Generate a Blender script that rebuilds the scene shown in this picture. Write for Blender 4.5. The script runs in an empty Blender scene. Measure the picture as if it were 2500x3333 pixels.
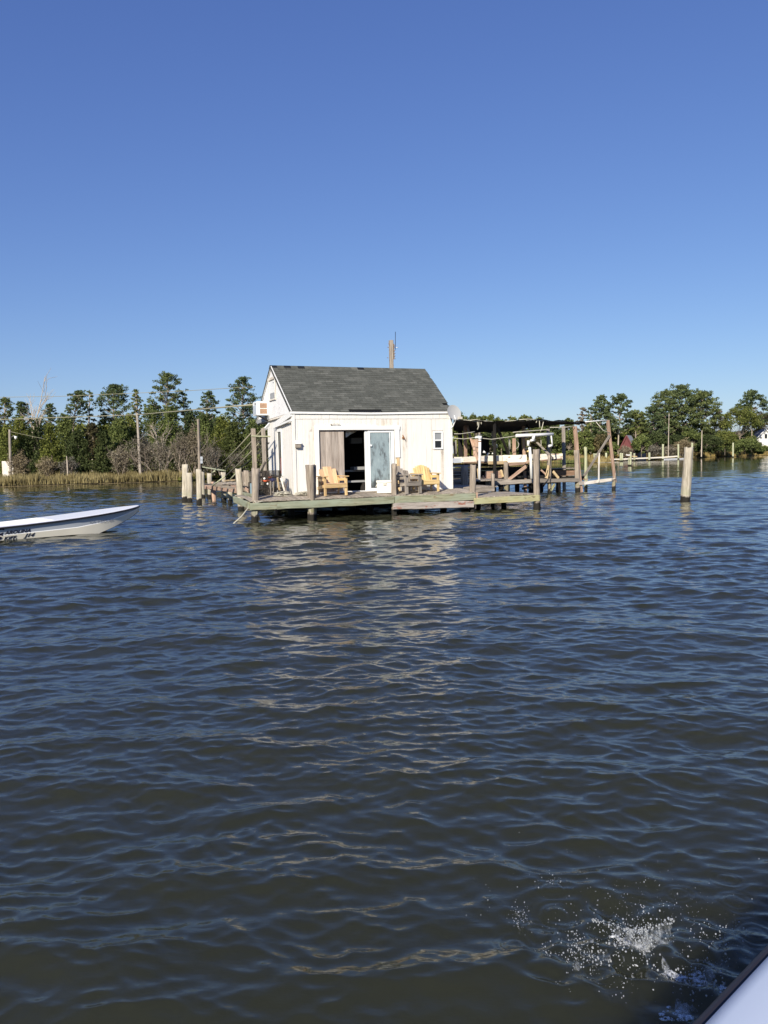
import bpy, math, random
import numpy as np
from mathutils import Vector, Matrix, Euler
random.seed(7)
SC = bpy.context.scene
COL = SC.collection
PI = math.pi

# ------------------------------------------------------------------ camera, sky, sun, exposure
F_PX = 2640.0; CX, CY = 1250.0, 1666.5; EYE = 2.0; HORIZON = 1480.0; ROLL = 0.02
_th = math.atan((CY - HORIZON) / F_PX)
FWD = np.array([0, math.cos(_th), -math.sin(_th)])
_U0 = np.array([0, math.sin(_th), math.cos(_th)]); _R0 = np.array([1., 0, 0])
RGT = math.cos(ROLL) * _R0 - math.sin(ROLL) * _U0
UPV = math.cos(ROLL) * _U0 + math.sin(ROLL) * _R0
CAMP = np.array([0, 0, EYE])
cam_d = bpy.data.cameras.new('camera'); cam = bpy.data.objects.new('camera', cam_d); COL.objects.link(cam)
cam_d.sensor_fit = 'VERTICAL'; cam_d.sensor_height = 24.0; cam_d.lens = 24.0 * F_PX / 3333.0
cam_d.clip_start = 0.05; cam_d.clip_end = 9000
cam.matrix_world = Matrix(((RGT[0], UPV[0], -FWD[0], 0), (RGT[1], UPV[1], -FWD[1], 0), (RGT[2], UPV[2], -FWD[2], EYE), (0, 0, 0, 1)))
SC.camera = cam
SC.render.resolution_x = 768; SC.render.resolution_y = 1024

SUN_EL = math.radians(29); SUN_AZ = math.radians(180 + 20)      # direction TO the sun, clockwise from +Y
world = bpy.data.worlds.new('World'); SC.world = world; world.use_nodes = True
wt = world.node_tree; wt.nodes.clear()
sky = wt.nodes.new('ShaderNodeTexSky'); sky.sky_type = 'NISHITA'; sky.sun_disc = False
sky.sun_elevation = SUN_EL; sky.sun_rotation = SUN_AZ
sky.air_density = 1.0; sky.dust_density = 0.15; sky.ozone_density = 2.2; sky.altitude = 0
sep = wt.nodes.new('ShaderNodeSeparateColor'); cmb = wt.nodes.new('ShaderNodeCombineColor')      # one film-like response for the whole sky: deeper blue, softer horizon
wt.links.new(sky.outputs[0], sep.inputs[0])
for _i, (_g, _k) in enumerate(((.885, .565), (.867, .695), (.657, 1.50))):
    _p = wt.nodes.new('ShaderNodeMath'); _p.operation = 'POWER'; _p.inputs[1].default_value = _g
    _m = wt.nodes.new('ShaderNodeMath'); _m.operation = 'MULTIPLY'; _m.inputs[1].default_value = _k
    wt.links.new(sep.outputs[_i], _p.inputs[0]); wt.links.new(_p.outputs[0], _m.inputs[0]); wt.links.new(_m.outputs[0], cmb.inputs[_i])
bg = wt.nodes.new('ShaderNodeBackground'); bg.inputs['Strength'].default_value = 0.108
wo = wt.nodes.new('ShaderNodeOutputWorld')
wt.links.new(cmb.outputs[0], bg.inputs[0]); wt.links.new(bg.outputs[0], wo.inputs[0])
sd = bpy.data.lights.new('sun', 'SUN'); sd.energy = 5.0; sd.angle = math.radians(0.5); sd.color = (1.0, 0.93, 0.80)
sun = bpy.data.objects.new('sun', sd); COL.objects.link(sun)
SUNV = Vector((math.sin(SUN_AZ) * math.cos(SUN_EL), math.cos(SUN_AZ) * math.cos(SUN_EL), math.sin(SUN_EL)))
sun.rotation_euler = SUNV.to_track_quat('Z', 'Y').to_euler()
SC.view_settings.view_transform = 'Standard'; SC.view_settings.look = 'None'
SC.view_settings.gamma = 1.0; SC.view_settings.exposure = 0.35; SC.view_settings.use_curve_mapping = False
SC.cycles.max_bounces = 6; SC.cycles.transparent_max_bounces = 12
SC.cycles.caustics_reflective = False; SC.cycles.caustics_refractive = False

# ------------------------------------------------------------------ surveying: where the photo's rays meet real planes
YAW = math.radians(22)
EXV = np.array([math.cos(YAW), math.sin(YAW), 0]); EYV = np.array([-math.sin(YAW), math.cos(YAW), 0]); ORG = np.array([-4.05, 24.85, 0])
HF = Matrix.Translation(Vector(ORG)) @ Matrix.Rotation(YAW, 4, 'Z')
def ray(px, py): return FWD + RGT * (px - CX) / F_PX - UPV * (py - CY) / F_PX
def G(px, py, z=0.0):                     # world point on a level plane
    d = ray(px, py); return Vector(CAMP + d * (z - EYE) / d[2])
def DY(px, py, Y):                        # world point at distance Y
    d = ray(px, py); return Vector(CAMP + d * Y / d[1])
def P(px, py, v):                         # house-frame point on the upright plane v
    d = ray(px, py); t = (v - (CAMP - ORG) @ EYV) / (d @ EYV); p = CAMP + d * t
    return Vector(((p - ORG) @ EXV, v, p[2]))
def S(px, py, u):                         # house-frame point on the upright plane u
    d = ray(px, py); t = (u - (CAMP - ORG) @ EXV) / (d @ EXV); p = CAMP + d * t
    return Vector((u, (p - ORG) @ EYV, p[2]))
def toH(p): q = HF.inverted() @ Vector(p); return q

# ------------------------------------------------------------------ object helpers
WM = {}
ID = Matrix.Identity(4)
def _put(o, M, parent):
    COL.objects.link(o); WM[o.name] = M.copy()
    if parent is not None:
        o.parent = parent; o.matrix_basis = WM[parent.name].inverted() @ M
    else: o.matrix_basis = M
    return o
def thing(name, label, cat, M=ID, group=None):
    o = bpy.data.objects.new(name, None); o.empty_display_size = .2
    o['label'] = label; o['category'] = cat
    if group: o['group'] = group
    return _put(o, M, None)
def tag(o, label=None, cat=None, group=None, kind=None):
    if label: o['label'] = label
    if cat: o['category'] = cat
    if group: o['group'] = group
    if kind: o['kind'] = kind
    return o
def mobj(name, me, M=ID, parent=None, mat=None):
    if mat is not None and not me.materials: me.materials.append(mat)
    return _put(bpy.data.objects.new(name, me), M, parent)
class MB:
    """collects shapes in one frame, builds ONE mesh object whose origin frame is M"""
    def __init__(s): s.v = []; s.f = []; s.sm = []
    def add(s, vs, fs, smooth=False):
        n = len(s.v); s.v += [Vector(v) for v in vs]; s.f += [tuple(i + n for i in f) for f in fs]; s.sm += [smooth] * len(fs); return s
    def box(s, a, b, M=None, jit=0):
        vs = [Vector((x, y, z)) for z in (a[2], b[2]) for y in (a[1], b[1]) for x in (a[0], b[0])]
        if jit: vs = [v + Vector([random.uniform(-jit, jit) for _ in range(3)]) for v in vs]
        if M is not None: vs = [M @ v for v in vs]
        return s.add(vs, [(0, 2, 3, 1), (4, 5, 7, 6), (0, 1, 5, 4), (2, 6, 7, 3), (0, 4, 6, 2), (1, 3, 7, 5)])
    def bar(s, p0, p1, w, d, up=(0, 0, 1)):
        p0 = Vector(p0); p1 = Vector(p1); z = (p1 - p0); L = z.length; z.normalize(); u = Vector(up)
        if abs(z.dot(u)) > .98: u = Vector((0, 1, 0))
        x = u.cross(z).normalized(); y = z.cross(x)
        M = Matrix((( x.x, y.x, z.x, p0.x), (x.y, y.y, z.y, p0.y), (x.z, y.z, z.z, p0.z), (0, 0, 0, 1)))
        return s.box((-w / 2, -d / 2, 0), (w / 2, d / 2, L), M)
    def tube(s, pts, r, n=6, r1=None, cap=True, smooth=True):
        pts = [Vector(p) for p in pts]; k = len(pts); base = len(s.v); vs = []
        x = None
        for i, p in enumerate(pts):
            t = (pts[min(i + 1, k - 1)] - pts[max(i - 1, 0)]).normalized()
            if x is None:
                x = t.cross(Vector((0, 0, 1)) if abs(t.z) < .9 else Vector((0, 1, 0))).normalized()
            else: x = (x - t * x.dot(t)).normalized()
            y = t.cross(x); rr = r if r1 is None else r + (r1 - r) * i / max(1, k - 1)
            for j in range(n):
                a = 2 * PI * j / n; vs.append(p + (x * math.cos(a) + y * math.sin(a)) * rr)
        fs = [(i * n + j, i * n + (j + 1) % n, (i + 1) * n + (j + 1) % n, (i + 1) * n + j) for i in range(k - 1) for j in range(n)]
        s.add(vs, fs, smooth)
        if cap: s.add([], []); s.f += [tuple(base + j for j in reversed(range(n))), tuple(base + (k - 1) * n + j for j in range(n))]; s.sm += [False, False]
        return s
    def quad(s, *ps): return s.add(ps, [tuple(range(len(ps)))])
    def prism(s, poly, off):
        off = Vector(off); n = len(poly); a = [Vector(p) for p in poly]; b = [p + off for p in a]
        return s.add(a + b, [tuple(range(n)), tuple(reversed(range(n, 2 * n)))] + [(i, n + i, n + (i + 1) % n, (i + 1) % n) for i in range(n)])
    def ball(s, c, r, seg=8, rings=5, sc=(1, 1, 1)):
        c = Vector(c); vs = [c + Vector((0, 0, r * sc[2]))]
        for i in range(1, rings):
            a = PI * i / rings
            for j in range(seg):
                b = 2 * PI * j / seg; vs.append(c + Vector((r * sc[0] * math.sin(a) * math.cos(b), r * sc[1] * math.sin(a) * math.sin(b), r * sc[2] * math.cos(a))))
        vs.append(c - Vector((0, 0, r * sc[2]))); fs = []
        for j in range(seg): fs.append((0, 1 + j, 1 + (j + 1) % seg))
        for i in range(rings - 2):
            for j in range(seg):
                a = 1 + i * seg + j; b = 1 + i * seg + (j + 1) % seg; fs.append((a, a + seg, b + seg, b))
        L = len(vs) - 1; q = 1 + (rings - 2) * seg
        for j in range(seg): fs.append((q + j, L, q + (j + 1) % seg))
        return s.add(vs, fs, True)
    def mesh(s, name, Minv=None, bevel=0):
        me = bpy.data.meshes.new(name)
        vs = s.v if Minv is None else [Minv @ v for v in s.v]
        me.from_pydata([tuple(v) for v in vs], [], s.f); me.polygons.foreach_set('use_smooth', s.sm); me.update()
        return me
    def build(s, name, mat, parent=None, frame=HF, M=None):
        """verts are given in `frame`; the object sits at its parent's frame (or at M)"""
        if M is None: M = WM[parent.name] if parent is not None else frame
        me = s.mesh(name, M.inverted() @ frame); return mobj(name, me, M, parent, mat)
def bevel(o, w=.006, seg=1):
    m = o.modifiers.new('bevel', 'BEVEL'); m.width = w; m.segments = seg; m.limit_method = 'ANGLE'; return o

def axis_matrix(p0, p1, up=(0, 0, 1)):
    p0 = Vector(p0); z = (Vector(p1) - p0).normalized(); u = Vector(up)
    if abs(z.dot(u)) > .98: u = Vector((0, 1, 0))
    x = u.cross(z).normalized(); y = z.cross(x)
    return Matrix(((x.x, y.x, z.x, p0.x), (x.y, y.y, z.y, p0.y), (x.z, y.z, z.z, p0.z), (0, 0, 0, 1)))
def timber(name, p0, p1, w, d, mat, parent, frame=HF, up=(0, 0, 1), wear=.006, warp=0, label=None):
    """one sawn piece of wood with slightly worn edges; local Z runs along the grain"""
    M = frame @ axis_matrix(p0, p1, up); L = (Vector(p1) - Vector(p0)).length
    n = max(2, min(9, int(L / .35) + 1)); c = min(w, d) * .12; vs = []; fs = []
    prof = [(-w/2 + c, -d/2), (w/2 - c, -d/2), (w/2, -d/2 + c), (w/2, d/2 - c), (w/2 - c, d/2), (-w/2 + c, d/2), (-w/2, d/2 - c), (-w/2, -d/2 + c)]
    bw = random.uniform(-warp, warp)
    for i in range(n):
        t = i / (n - 1)
        for (x, y) in prof:
            vs.append((x + random.gauss(0, wear), y + random.gauss(0, wear) + bw * math.sin(PI * t), t * L + (random.gauss(0, wear * 1.5) if i in (0, n - 1) else 0)))
    for i in range(n - 1):
        for j in range(8):
            fs.append((i * 8 + j, i * 8 + (j + 1) % 8, (i + 1) * 8 + (j + 1) % 8, (i + 1) * 8 + j))
    fs.append(tuple(reversed(range(8)))); fs.append(tuple(range((n - 1) * 8, n * 8)))
    me = bpy.data.meshes.new(name); me.from_pydata(vs, [], fs)
    o = mobj(name, me, M, parent, mat)
    if label: o['label'] = label
    return o
def pile_mesh(L, r0, r1, seed, n=14, rot=.012, eaten=0, facet=False, topcut=.0):
    """weathered round pile: local Z up, length L, radius r0 at foot to r1 at head, splintered head"""
    rnd = random.Random(seed); rings = max(5, min(16, int(L / .18))); vs = []; fs = []
    ph = [rnd.uniform(0, 6.28) for _ in range(4)]; groove = [rnd.uniform(-rot, rot) + (-rot * 2.2 if rnd.random() < .22 else 0) for _ in range(n)]
    top = [rnd.uniform(-.035, .02) + topcut * math.cos(2 * PI * j / n + ph[0]) for j in range(n)]
    for i in range(rings):
        t = i / (rings - 1); z = t * L
        r = r0 + (r1 - r0) * t + .006 * math.sin(t * 9 + ph[1])
        for j in range(n):
            a = 2 * PI * j / n
            rr = r + groove[j] * (1 + .4 * math.sin(t * 7 + j)) + rnd.gauss(0, rot * .25)
            if eaten and L * t < eaten: rr -= .02 * math.sin(PI * z / eaten)
            if facet: k = max(abs(math.cos(a)), abs(math.sin(a))); rr = r / k * .92 + groove[j] * .4
            vs.append((rr * math.cos(a) + .015 * math.sin(t * 3 + ph[2]), rr * math.sin(a) + .015 * math.cos(t * 2.6 + ph[3]), z + (top[j] if i == rings - 1 else 0)))
    for i in range(rings - 1):
        for j in range(n): fs.append((i * n + j, i * n + (j + 1) % n, (i + 1) * n + (j + 1) % n, (i + 1) * n + j))
    c = len(vs); vs.append((0, 0, L + rnd.uniform(-.03, .0)))
    for j in range(n): fs.append(((rings - 1) * n + j, (rings - 1) * n + (j + 1) % n, c))
    me = bpy.data.meshes.new('piling'); me.from_pydata(vs, [], fs); me.polygons.foreach_set('use_smooth', [True] * len(fs)); me.update()
    return me
def pile(name, foot, head, r, mat, parent=None, frame=HF, seed=0, r1=None, **kw):
    L = (Vector(head) - Vector(foot)).length
    me = pile_mesh(L, r, r1 or r * .96, seed, **kw)
    return mobj(name, me, frame @ axis_matrix(foot, head), parent, mat)

# ------------------------------------------------------------------ materials
def new_mat(name):
    m = bpy.data.materials.new(name); m.use_nodes = True; nt = m.node_tree; nt.nodes.clear()
    out = nt.nodes.new('ShaderNodeOutputMaterial'); b = nt.nodes.new('ShaderNodeBsdfPrincipled'); nt.links.new(b.outputs[0], out.inputs[0])
    return m, nt, b, out
def N(nt, t, **kw):
    n = nt.nodes.new('ShaderNode' + t)
    for k, v in kw.items():
        if k in n.inputs.keys(): n.inputs[k].default_value = v
        else: setattr(n, k, v)
    return n
def coords(nt, kind='Object', scale=(1, 1, 1), rnd=False):
    tc = N(nt, 'TexCoord'); mp = N(nt, 'Mapping'); mp.inputs['Scale'].default_value = scale
    nt.links.new(tc.outputs[kind], mp.inputs[0])
    if rnd:
        oi = N(nt, 'ObjectInfo'); mu = N(nt, 'Math', operation='MULTIPLY'); mu.inputs[1].default_value = 37.0
        cb = N(nt, 'CombineXYZ'); nt.links.new(oi.outputs['Random'], mu.inputs[0]); nt.links.new(mu.outputs[0], cb.inputs[0]); nt.links.new(mu.outputs[0], cb.inputs[1]); nt.links.new(mu.outputs[0], cb.inputs[2])
        nt.links.new(cb.outputs[0], mp.inputs['Location'])
    return mp.outputs[0]
def noise(nt, vec, scale, detail=5, rough=.6):
    n = N(nt, 'TexNoise'); n.inputs['Scale'].default_value = scale; n.inputs['Detail'].default_value = detail; n.inputs['Roughness'].default_value = rough
    nt.links.new(vec, n.inputs['Vector']); return n.outputs[0]
def ramp(nt, fac, stops):
    r = N(nt, 'ValToRGB'); e = r.color_ramp.elements
    while len(e) > 1: e.remove(e[0])
    e[0].position = stops[0][0]; e[0].color = (*stops[0][1], 1) if len(stops[0][1]) == 3 else stops[0][1]
    for p, c in stops[1:]:
        x = e.new(p); x.color = (*c, 1)
    nt.links.new(fac, r.inputs[0]); return r.outputs[0]
def mix(nt, fac, a, b, blend='MIX'):
    m = N(nt, 'Mix', data_type='RGBA', blend_type=blend)
    for i, x in ((0, fac), (6, a), (7, b)):
        if isinstance(x, (int, float)): m.inputs[i].default_value = x
        elif isinstance(x, tuple): m.inputs[i].default_value = (*x, 1)
        else: nt.links.new(x, m.inputs[i])
    return m.outputs[2]
def bump(nt, b, h, dist=.01, strength=1.0):
    n = N(nt, 'Bump'); n.inputs['Distance'].default_value = dist; n.inputs['Strength'].default_value = strength
    nt.links.new(h, n.inputs['Height']); nt.links.new(n.outputs[0], b.inputs['Normal']); return n
def g3(x): return (x, x, x)

def wood(name, dark, mid, light, wet=False, tone=(.78, 1.18), paint=None, paint_amt=.5, stain=None, moss=None, scale=1.0, rough=.85):
    """grain along local Z, per-object variation, optional flaking paint / stains / dark tide band"""
    m, nt, b, out = new_mat(name)
    v = coords(nt, 'Object', (22 * scale, 22 * scale, 1.6 * scale), rnd=True)
    n1 = noise(nt, v, 1.0, 6, .62); c = ramp(nt, n1, [(.28, dark), (.5, mid), (.74, light)])
    v2 = coords(nt, 'Object', (3.2, 3.2, 1.2), rnd=True); n2 = noise(nt, v2, 1.0, 4)
    oi = N(nt, 'ObjectInfo'); rr = ramp(nt, oi.outputs['Random'], [(0, g3(tone[0])), (1, g3(tone[1]))])
    c = mix(nt, 1.0, c, rr, 'MULTIPLY')
    if dark[0] > .02: c = mix(nt, 1.0, c, (1.22, 1.17, 1.10), 'MULTIPLY')
    v3 = coords(nt, 'Object', (70, 70, 2.2), rnd=True); n3 = noise(nt, v3, 1.0, 3, .7)
    cr = ramp(nt, n3, [(.30, g3(.25)), (.40, g3(1))]); c = mix(nt, .8, c, cr, 'MULTIPLY')
    if paint:
        f = ramp(nt, n2, [(paint_amt - .1, g3(0)), (paint_amt + .12, g3(1))])
        f2 = ramp(nt, n1, [(.25, g3(0)), (.42, g3(1))]); f = mix(nt, 1.0, f, f2, 'MULTIPLY')
        c = mix(nt, f, c, paint)
    if stain:
        v4 = coords(nt, 'Object', (2.5, 2.5, 1.1), rnd=True); n4 = noise(nt, v4, 1.6, 5, .7)
        c = mix(nt, ramp(nt, n4, [(.60, g3(0)), (.68, g3(.85))]), c, stain)
    if wet:
        ge = N(nt, 'NewGeometry'); sp = N(nt, 'SeparateXYZ'); nt.links.new(ge.outputs['Position'], sp.inputs[0])
        ad = N(nt, 'Math', operation='ADD'); mu = N(nt, 'Math', operation='MULTIPLY'); mu.inputs[1].default_value = .32
        nt.links.new(n2, mu.inputs[0]); nt.links.new(mu.outputs[0], ad.inputs[0]); nt.links.new(sp.outputs[2], ad.inputs[1])
        f = ramp(nt, ad.outputs[0], [(.34, g3(1)), (.40, g3(0))]); c = mix(nt, f, c, (.022, .020, .016))
        if moss: c = mix(nt, ramp(nt, ad.outputs[0], [(.40, g3(.0)), (.45, g3(.6)), (.75, g3(0))]), c, moss)
    nt.links.new(c, b.inputs['Base Color']); b.inputs['Roughness'].default_value = rough; b.inputs['Specular IOR Level'].default_value = .25
    h = mix(nt, .5, n1, n3); bump(nt, b, h, .012, .9)
    return m
def plain(name, col, rough=.6, var=.15, scale=6, metal=0, spec=.4, dirt=None, dirt_amt=.62, bmp=0):
    m, nt, b, out = new_mat(name)
    v = coords(nt, 'Object', (1, 1, 1), rnd=True); n = noise(nt, v, scale, 5)
    c = mix(nt, n, tuple(x * (1 - var) for x in col), tuple(min(1, x * (1 + var)) for x in col))
    if dirt:
        n2 = noise(nt, v, scale * 2.3, 6, .7); c = mix(nt, ramp(nt, n2, [(dirt_amt, g3(0)), (dirt_amt + .08, g3(.9))]), c, dirt)
    nt.links.new(c, b.inputs['Base Color']); b.inputs['Roughness'].default_value = rough; b.inputs['Metallic'].default_value = metal
    b.inputs['Specular IOR Level'].default_value = spec
    if bmp: bump(nt, b, n, bmp)
    return m
M_ = {}
M_['grey_wood'] = wood('grey_wood', (.13, .115, .10), (.25, .225, .20), (.38, .35, .31))
M_['deck_wood'] = wood('deck_wood', (.15, .135, .11), (.28, .25, .215), (.40, .37, .33))
M_['pile_wood'] = wood('pile_wood', (.13, .11, .095), (.26, .225, .19), (.40, .36, .31), wet=True, moss=(.20, .20, .09))
M_['pale_pile'] = wood('pale_pile', (.22, .20, .16), (.40, .37, .31), (.56, .53, .46), wet=True, moss=(.34, .34, .22))
M_['green_pile'] = wood('green_pile', (.20, .21, .13), (.36, .38, .26), (.50, .52, .38), wet=True)
M_['pink_wood'] = wood('pink_wood', (.20, .13, .10), (.36, .25, .19), (.50, .38, .30))
M_['brown_wood'] = wood('brown_wood', (.10, .06, .04), (.20, .13, .09), (.30, .21, .15))
M_['yellow_wood'] = wood('yellow_wood', (.30, .22, .12), (.48, .37, .22), (.60, .49, .33))
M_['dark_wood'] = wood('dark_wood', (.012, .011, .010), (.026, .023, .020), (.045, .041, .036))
M_['green_beam'] = wood('green_beam', (.11, .11, .075), (.25, .26, .18), (.38, .38, .28), paint=(.31, .34, .25), paint_amt=.52, stain=(.20, .12, .06))
M_['moss_beam'] = wood('moss_beam', (.14, .13, .07), (.30, .28, .15), (.46, .43, .25), paint=(.42, .41, .24), paint_amt=.5, stain=(.12, .08, .05))
M_['grey_beam'] = wood('grey_beam', (.17, .155, .14), (.32, .29, .27), (.46, .43, .40), stain=(.30, .085, .045))
M_['plywood'] = wood('plywood', (.17, .145, .13), (.30, .265, .24), (.42, .38, .35), scale=.8)
M_['orange_wood'] = wood('orange_wood', (.38, .26, .12), (.52, .37, .19), (.62, .46, .26), scale=.7, rough=.6)
M_['orange_board'] = wood('orange_board', (.46, .30, .17), (.60, .42, .26), (.68, .50, .33), scale=.6, rough=.6)
M_['yellow_paint'] = wood('yellow_paint', (.46, .33, .15), (.60, .45, .22), (.68, .53, .30), scale=.6, rough=.55)
M_['white_board'] = wood('white_board', (.56, .52, .46), (.72, .69, .63), (.76, .73, .68), paint=(.77, .745, .70), paint_amt=.33, rough=.6, tone=(.93, 1.03))
M_['worn_white'] = wood('worn_white', (.38, .34, .30), (.60, .56, .50), (.70, .67, .62), paint=(.74, .71, .66), paint_amt=.5, tone=(.9, 1.04), stain=(.42, .36, .30), rough=.7)
M_['trough_white'] = wood('trough_white', (.55, .50, .42), (.74, .70, .62), (.82, .80, .74), stain=(.36, .19, .08), rough=.5)
M_['white_trim'] = plain('white_trim', (.80, .79, .76), .5, .05)
M_['white_vinyl'] = plain('white_vinyl', (.82, .82, .80), .35, .04)
M_['black'] = plain('black', (.012, .012, .012), .6)
M_['tarp'] = plain('tarp', (.010, .010, .011), .85, .3, 2, bmp=.02)
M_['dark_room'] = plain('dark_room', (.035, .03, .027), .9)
M_['rope'] = plain('rope', (.50, .47, .38), .9, .25, 30)
M_['old_rope'] = plain('old_rope', (.30, .28, .19), .9, .25, 30)
M_['pvc'] = plain('pvc', (.80, .79, .76), .35, .06, dirt=(.35, .25, .18), dirt_amt=.7)
M_['grey_paint'] = plain('grey_paint', (.33, .33, .33), .55, .08, 4)
M_['dish_grey'] = plain('dish_grey', (.40, .40, .39), .5, .06, 3)
M_['metal'] = plain('metal', (.25, .25, .25), .45, .1, metal=.6)
M_['cooler'] = plain('cooler', (.80, .76, .68), .45, .06)
M_['beige'] = plain('beige', (.56, .52, .44), .5, .1)
M_['rust'] = plain('rust', (.28, .13, .05), .9, .4, 25)
M_['gel_white'] = plain('gel_white', (.88, .865, .835), .3, .03, 3)
M_['gel_cream'] = plain('gel_cream', (.84, .78, .64), .3, .10, 2)
M_['gel_grey'] = plain('gel_grey', (.50, .53, .57), .3, .1, 3)
M_['shaded_gel'] = plain('shaded_gel', (.54, .60, .70), .35, .03, 3)  # white gunwale gelcoat with its bluish shade put into the colour
M_['rubber'] = plain('rubber', (.025, .022, .026), .5)
M_['navy'] = plain('navy', (.012, .014, .035), .5)
M_['faded_ink'] = plain('faded_ink', (.20, .23, .30), .6, .5, 30)
M_['antifoul'] = plain('antifoul', (.02, .018, .016), .7)
M_['orange_float'] = plain('orange_float', (.70, .13, .05), .5)
M_['blue_float'] = plain('blue_float', (.06, .08, .35), .5)
M_['white_float'] = plain('white_float', (.8, .78, .72), .5)
M_['wire_mesh'] = plain('wire_mesh', (.055, .045, .038), .8, .4, 20)
M_['brown_grille'] = plain('brown_grille', (.42, .27, .18), .7, .2, 12)
M_['red_wood'] = plain('red_wood', (.15, .045, .045), .85, .25, 5)
M_['tin'] = plain('tin', (.42, .42, .42), .5, .12, 1.5, dirt=(.25, .18, .12))
M_['stone_white'] = plain('stone_white', (.68, .66, .62), .7, .1, 3)
M_['slate'] = plain('slate', (.16, .16, .17), .8)
M_['red_cloth'] = plain('red_cloth', (.20, .015, .015), .9)
M_['feather'] = plain('feather', (.62, .60, .56), .8, .2, 12)

# ---- shingles: coarse granules, each tab its own tone
m, nt, b, out = new_mat('shingle')
v = coords(nt, 'Object', (1, 1, 1), rnd=True); n = noise(nt, v, 160, 3, .8); n2 = noise(nt, v, 6, 4)
oi = N(nt, 'ObjectInfo'); c = ramp(nt, oi.outputs['Random'], [(0, (.088, .091, .080)), (.5, (.104, .107, .094)), (.85, (.122, .124, .109)), (1, (.146, .147, .130))])
c = mix(nt, 1.0, c, ramp(nt, n, [(.3, g3(.6)), (.7, g3(1.35))]), 'MULTIPLY'); c = mix(nt, 1.0, c, ramp(nt, n2, [(.3, g3(.8)), (.7, g3(1.15))]), 'MULTIPLY')
nt.links.new(c, b.inputs['Base Color']); b.inputs['Roughness'].default_value = .95; b.inputs['Specular IOR Level'].default_value = .15; bump(nt, b, n, .004)
M_['shingle'] = m
# ---- peeling gable panel
m, nt, b, out = new_mat('peeling_white')
v = coords(nt, 'Object', (1, 1, 1)); n = noise(nt, v, 2.2, 8, .75); n2 = noise(nt, v, 11, 5, .7)
c = mix(nt, ramp(nt, n, [(.4, g3(0)), (.65, g3(1))]), (.82, .81, .79), (.74, .72, .71))
nn = N(nt, 'Math', operation='MULTIPLY'); nt.links.new(n, nn.inputs[0]); nt.links.new(n2, nn.inputs[1])
c = mix(nt, ramp(nt, nn.outputs[0], [(.335, g3(0)), (.37, g3(.8))]), c, (.30, .27, .24))
nt.links.new(c, b.inputs['Base Color']); b.inputs['Roughness'].default_value = .7; bump(nt, b, n2, .006); M_['peeling_white'] = m
# ---- fogged door glass
m, nt, b, out = new_mat('fogged_glass')
v = coords(nt, 'Object', (3, 3, 1.1)); n = noise(nt, v, 1.5, 7, .72); n2 = noise(nt, v, 5, 5, .7)
tc = N(nt, 'TexCoord'); sp = N(nt, 'SeparateXYZ'); nt.links.new(tc.outputs['Generated'], sp.inputs[0])
lo = ramp(nt, sp.outputs[2], [(.0, g3(.35)), (.28, g3(0))])
ad = N(nt, 'Math', operation='ADD'); ml = N(nt, 'Math', operation='MULTIPLY'); ml.inputs[1].default_value = .45
nt.links.new(lo, ml.inputs[0]); nt.links.new(n, ad.inputs[0]); nt.links.new(ml.outputs[0], ad.inputs[1])
c = ramp(nt, ad.outputs[0], [(.3, (.33, .40, .41)), (.52, (.26, .32, .335)), (.60, (.15, .175, .18)), (.68, (.07, .08, .085))])
nt.links.new(c, b.inputs['Base Color']); b.inputs['Roughness'].default_value = .18; b.inputs['Specular IOR Level'].default_value = .6
nt.links.new(ramp(nt, n2, [(.3, g3(.1)), (.8, g3(.4))]), b.inputs['Roughness']); M_['fogged_glass'] = m
m, nt, b, out = new_mat('dark_glass')
b.inputs['Base Color'].default_value = (.015, .017, .02, 1); b.inputs['Roughness'].default_value = .06; M_['dark_glass'] = m
m, nt, b, out = new_mat('screen_glass')
v = coords(nt, 'Object', (1, 1, 1)); n = noise(nt, v, 60, 2); nt.links.new(ramp(nt, n, [(.35, (.22, .23, .24)), (.7, (.36, .37, .38))]), b.inputs['Base Color']); b.inputs['Roughness'].default_value = .4; M_['screen_glass'] = m

# ---- leaves
def leaf(name, c0, c1, c2, trans=.38):
    m, nt, b, out = new_mat(name); nt.nodes.remove(b)
    ge = N(nt, 'NewGeometry'); v = coords(nt, 'Object', (1, 1, 1), rnd=True); n = noise(nt, v, .55, 3)
    ad = N(nt, 'Math', operation='ADD'); ml = N(nt, 'Math', operation='MULTIPLY'); ml.inputs[1].default_value = .5
    nt.links.new(ge.outputs['Random Per Island'], ml.inputs[0]); nt.links.new(ml.outputs[0], ad.inputs[0]); nt.links.new(n, ad.inputs[1])
    c = ramp(nt, ad.outputs[0], [(.40, tuple(x * 2.0 * q for x, q in zip(c0, (1.0, 1, .88)))), (.72, tuple(x * 2.25 * q for x, q in zip(c1, (.98, 1, .92)))), (1.0, tuple(x * 2.2 * q for x, q in zip(c2, (.98, 1, .92))))])
    oi = N(nt, 'ObjectInfo'); c = mix(nt, 1.0, c, ramp(nt, oi.outputs['Random'], [(0, (.80, .84, .9)), (.5, (1, 1, 1)), (1, (1.18, 1.08, .85))]), 'MULTIPLY')
    d = N(nt, 'BsdfDiffuse'); t = N(nt, 'BsdfTranslucent'); mx = N(nt, 'MixShader'); mx.inputs[0].default_value = trans
    nt.links.new(c, d.inputs[0]); nt.links.new(c, t.inputs[0]); nt.links.new(d.outputs[0], mx.inputs[1]); nt.links.new(t.outputs[0], mx.inputs[2]); nt.links.new(mx.outputs[0], out.inputs[0])
    return m
M_['pine_leaf'] = leaf('pine_leaf', (.024, .032, .016), (.058, .072, .034), (.112, .130, .062))
M_['cedar_leaf'] = leaf('cedar_leaf', (.026, .034, .014), (.068, .082, .030), (.128, .142, .052))
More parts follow.
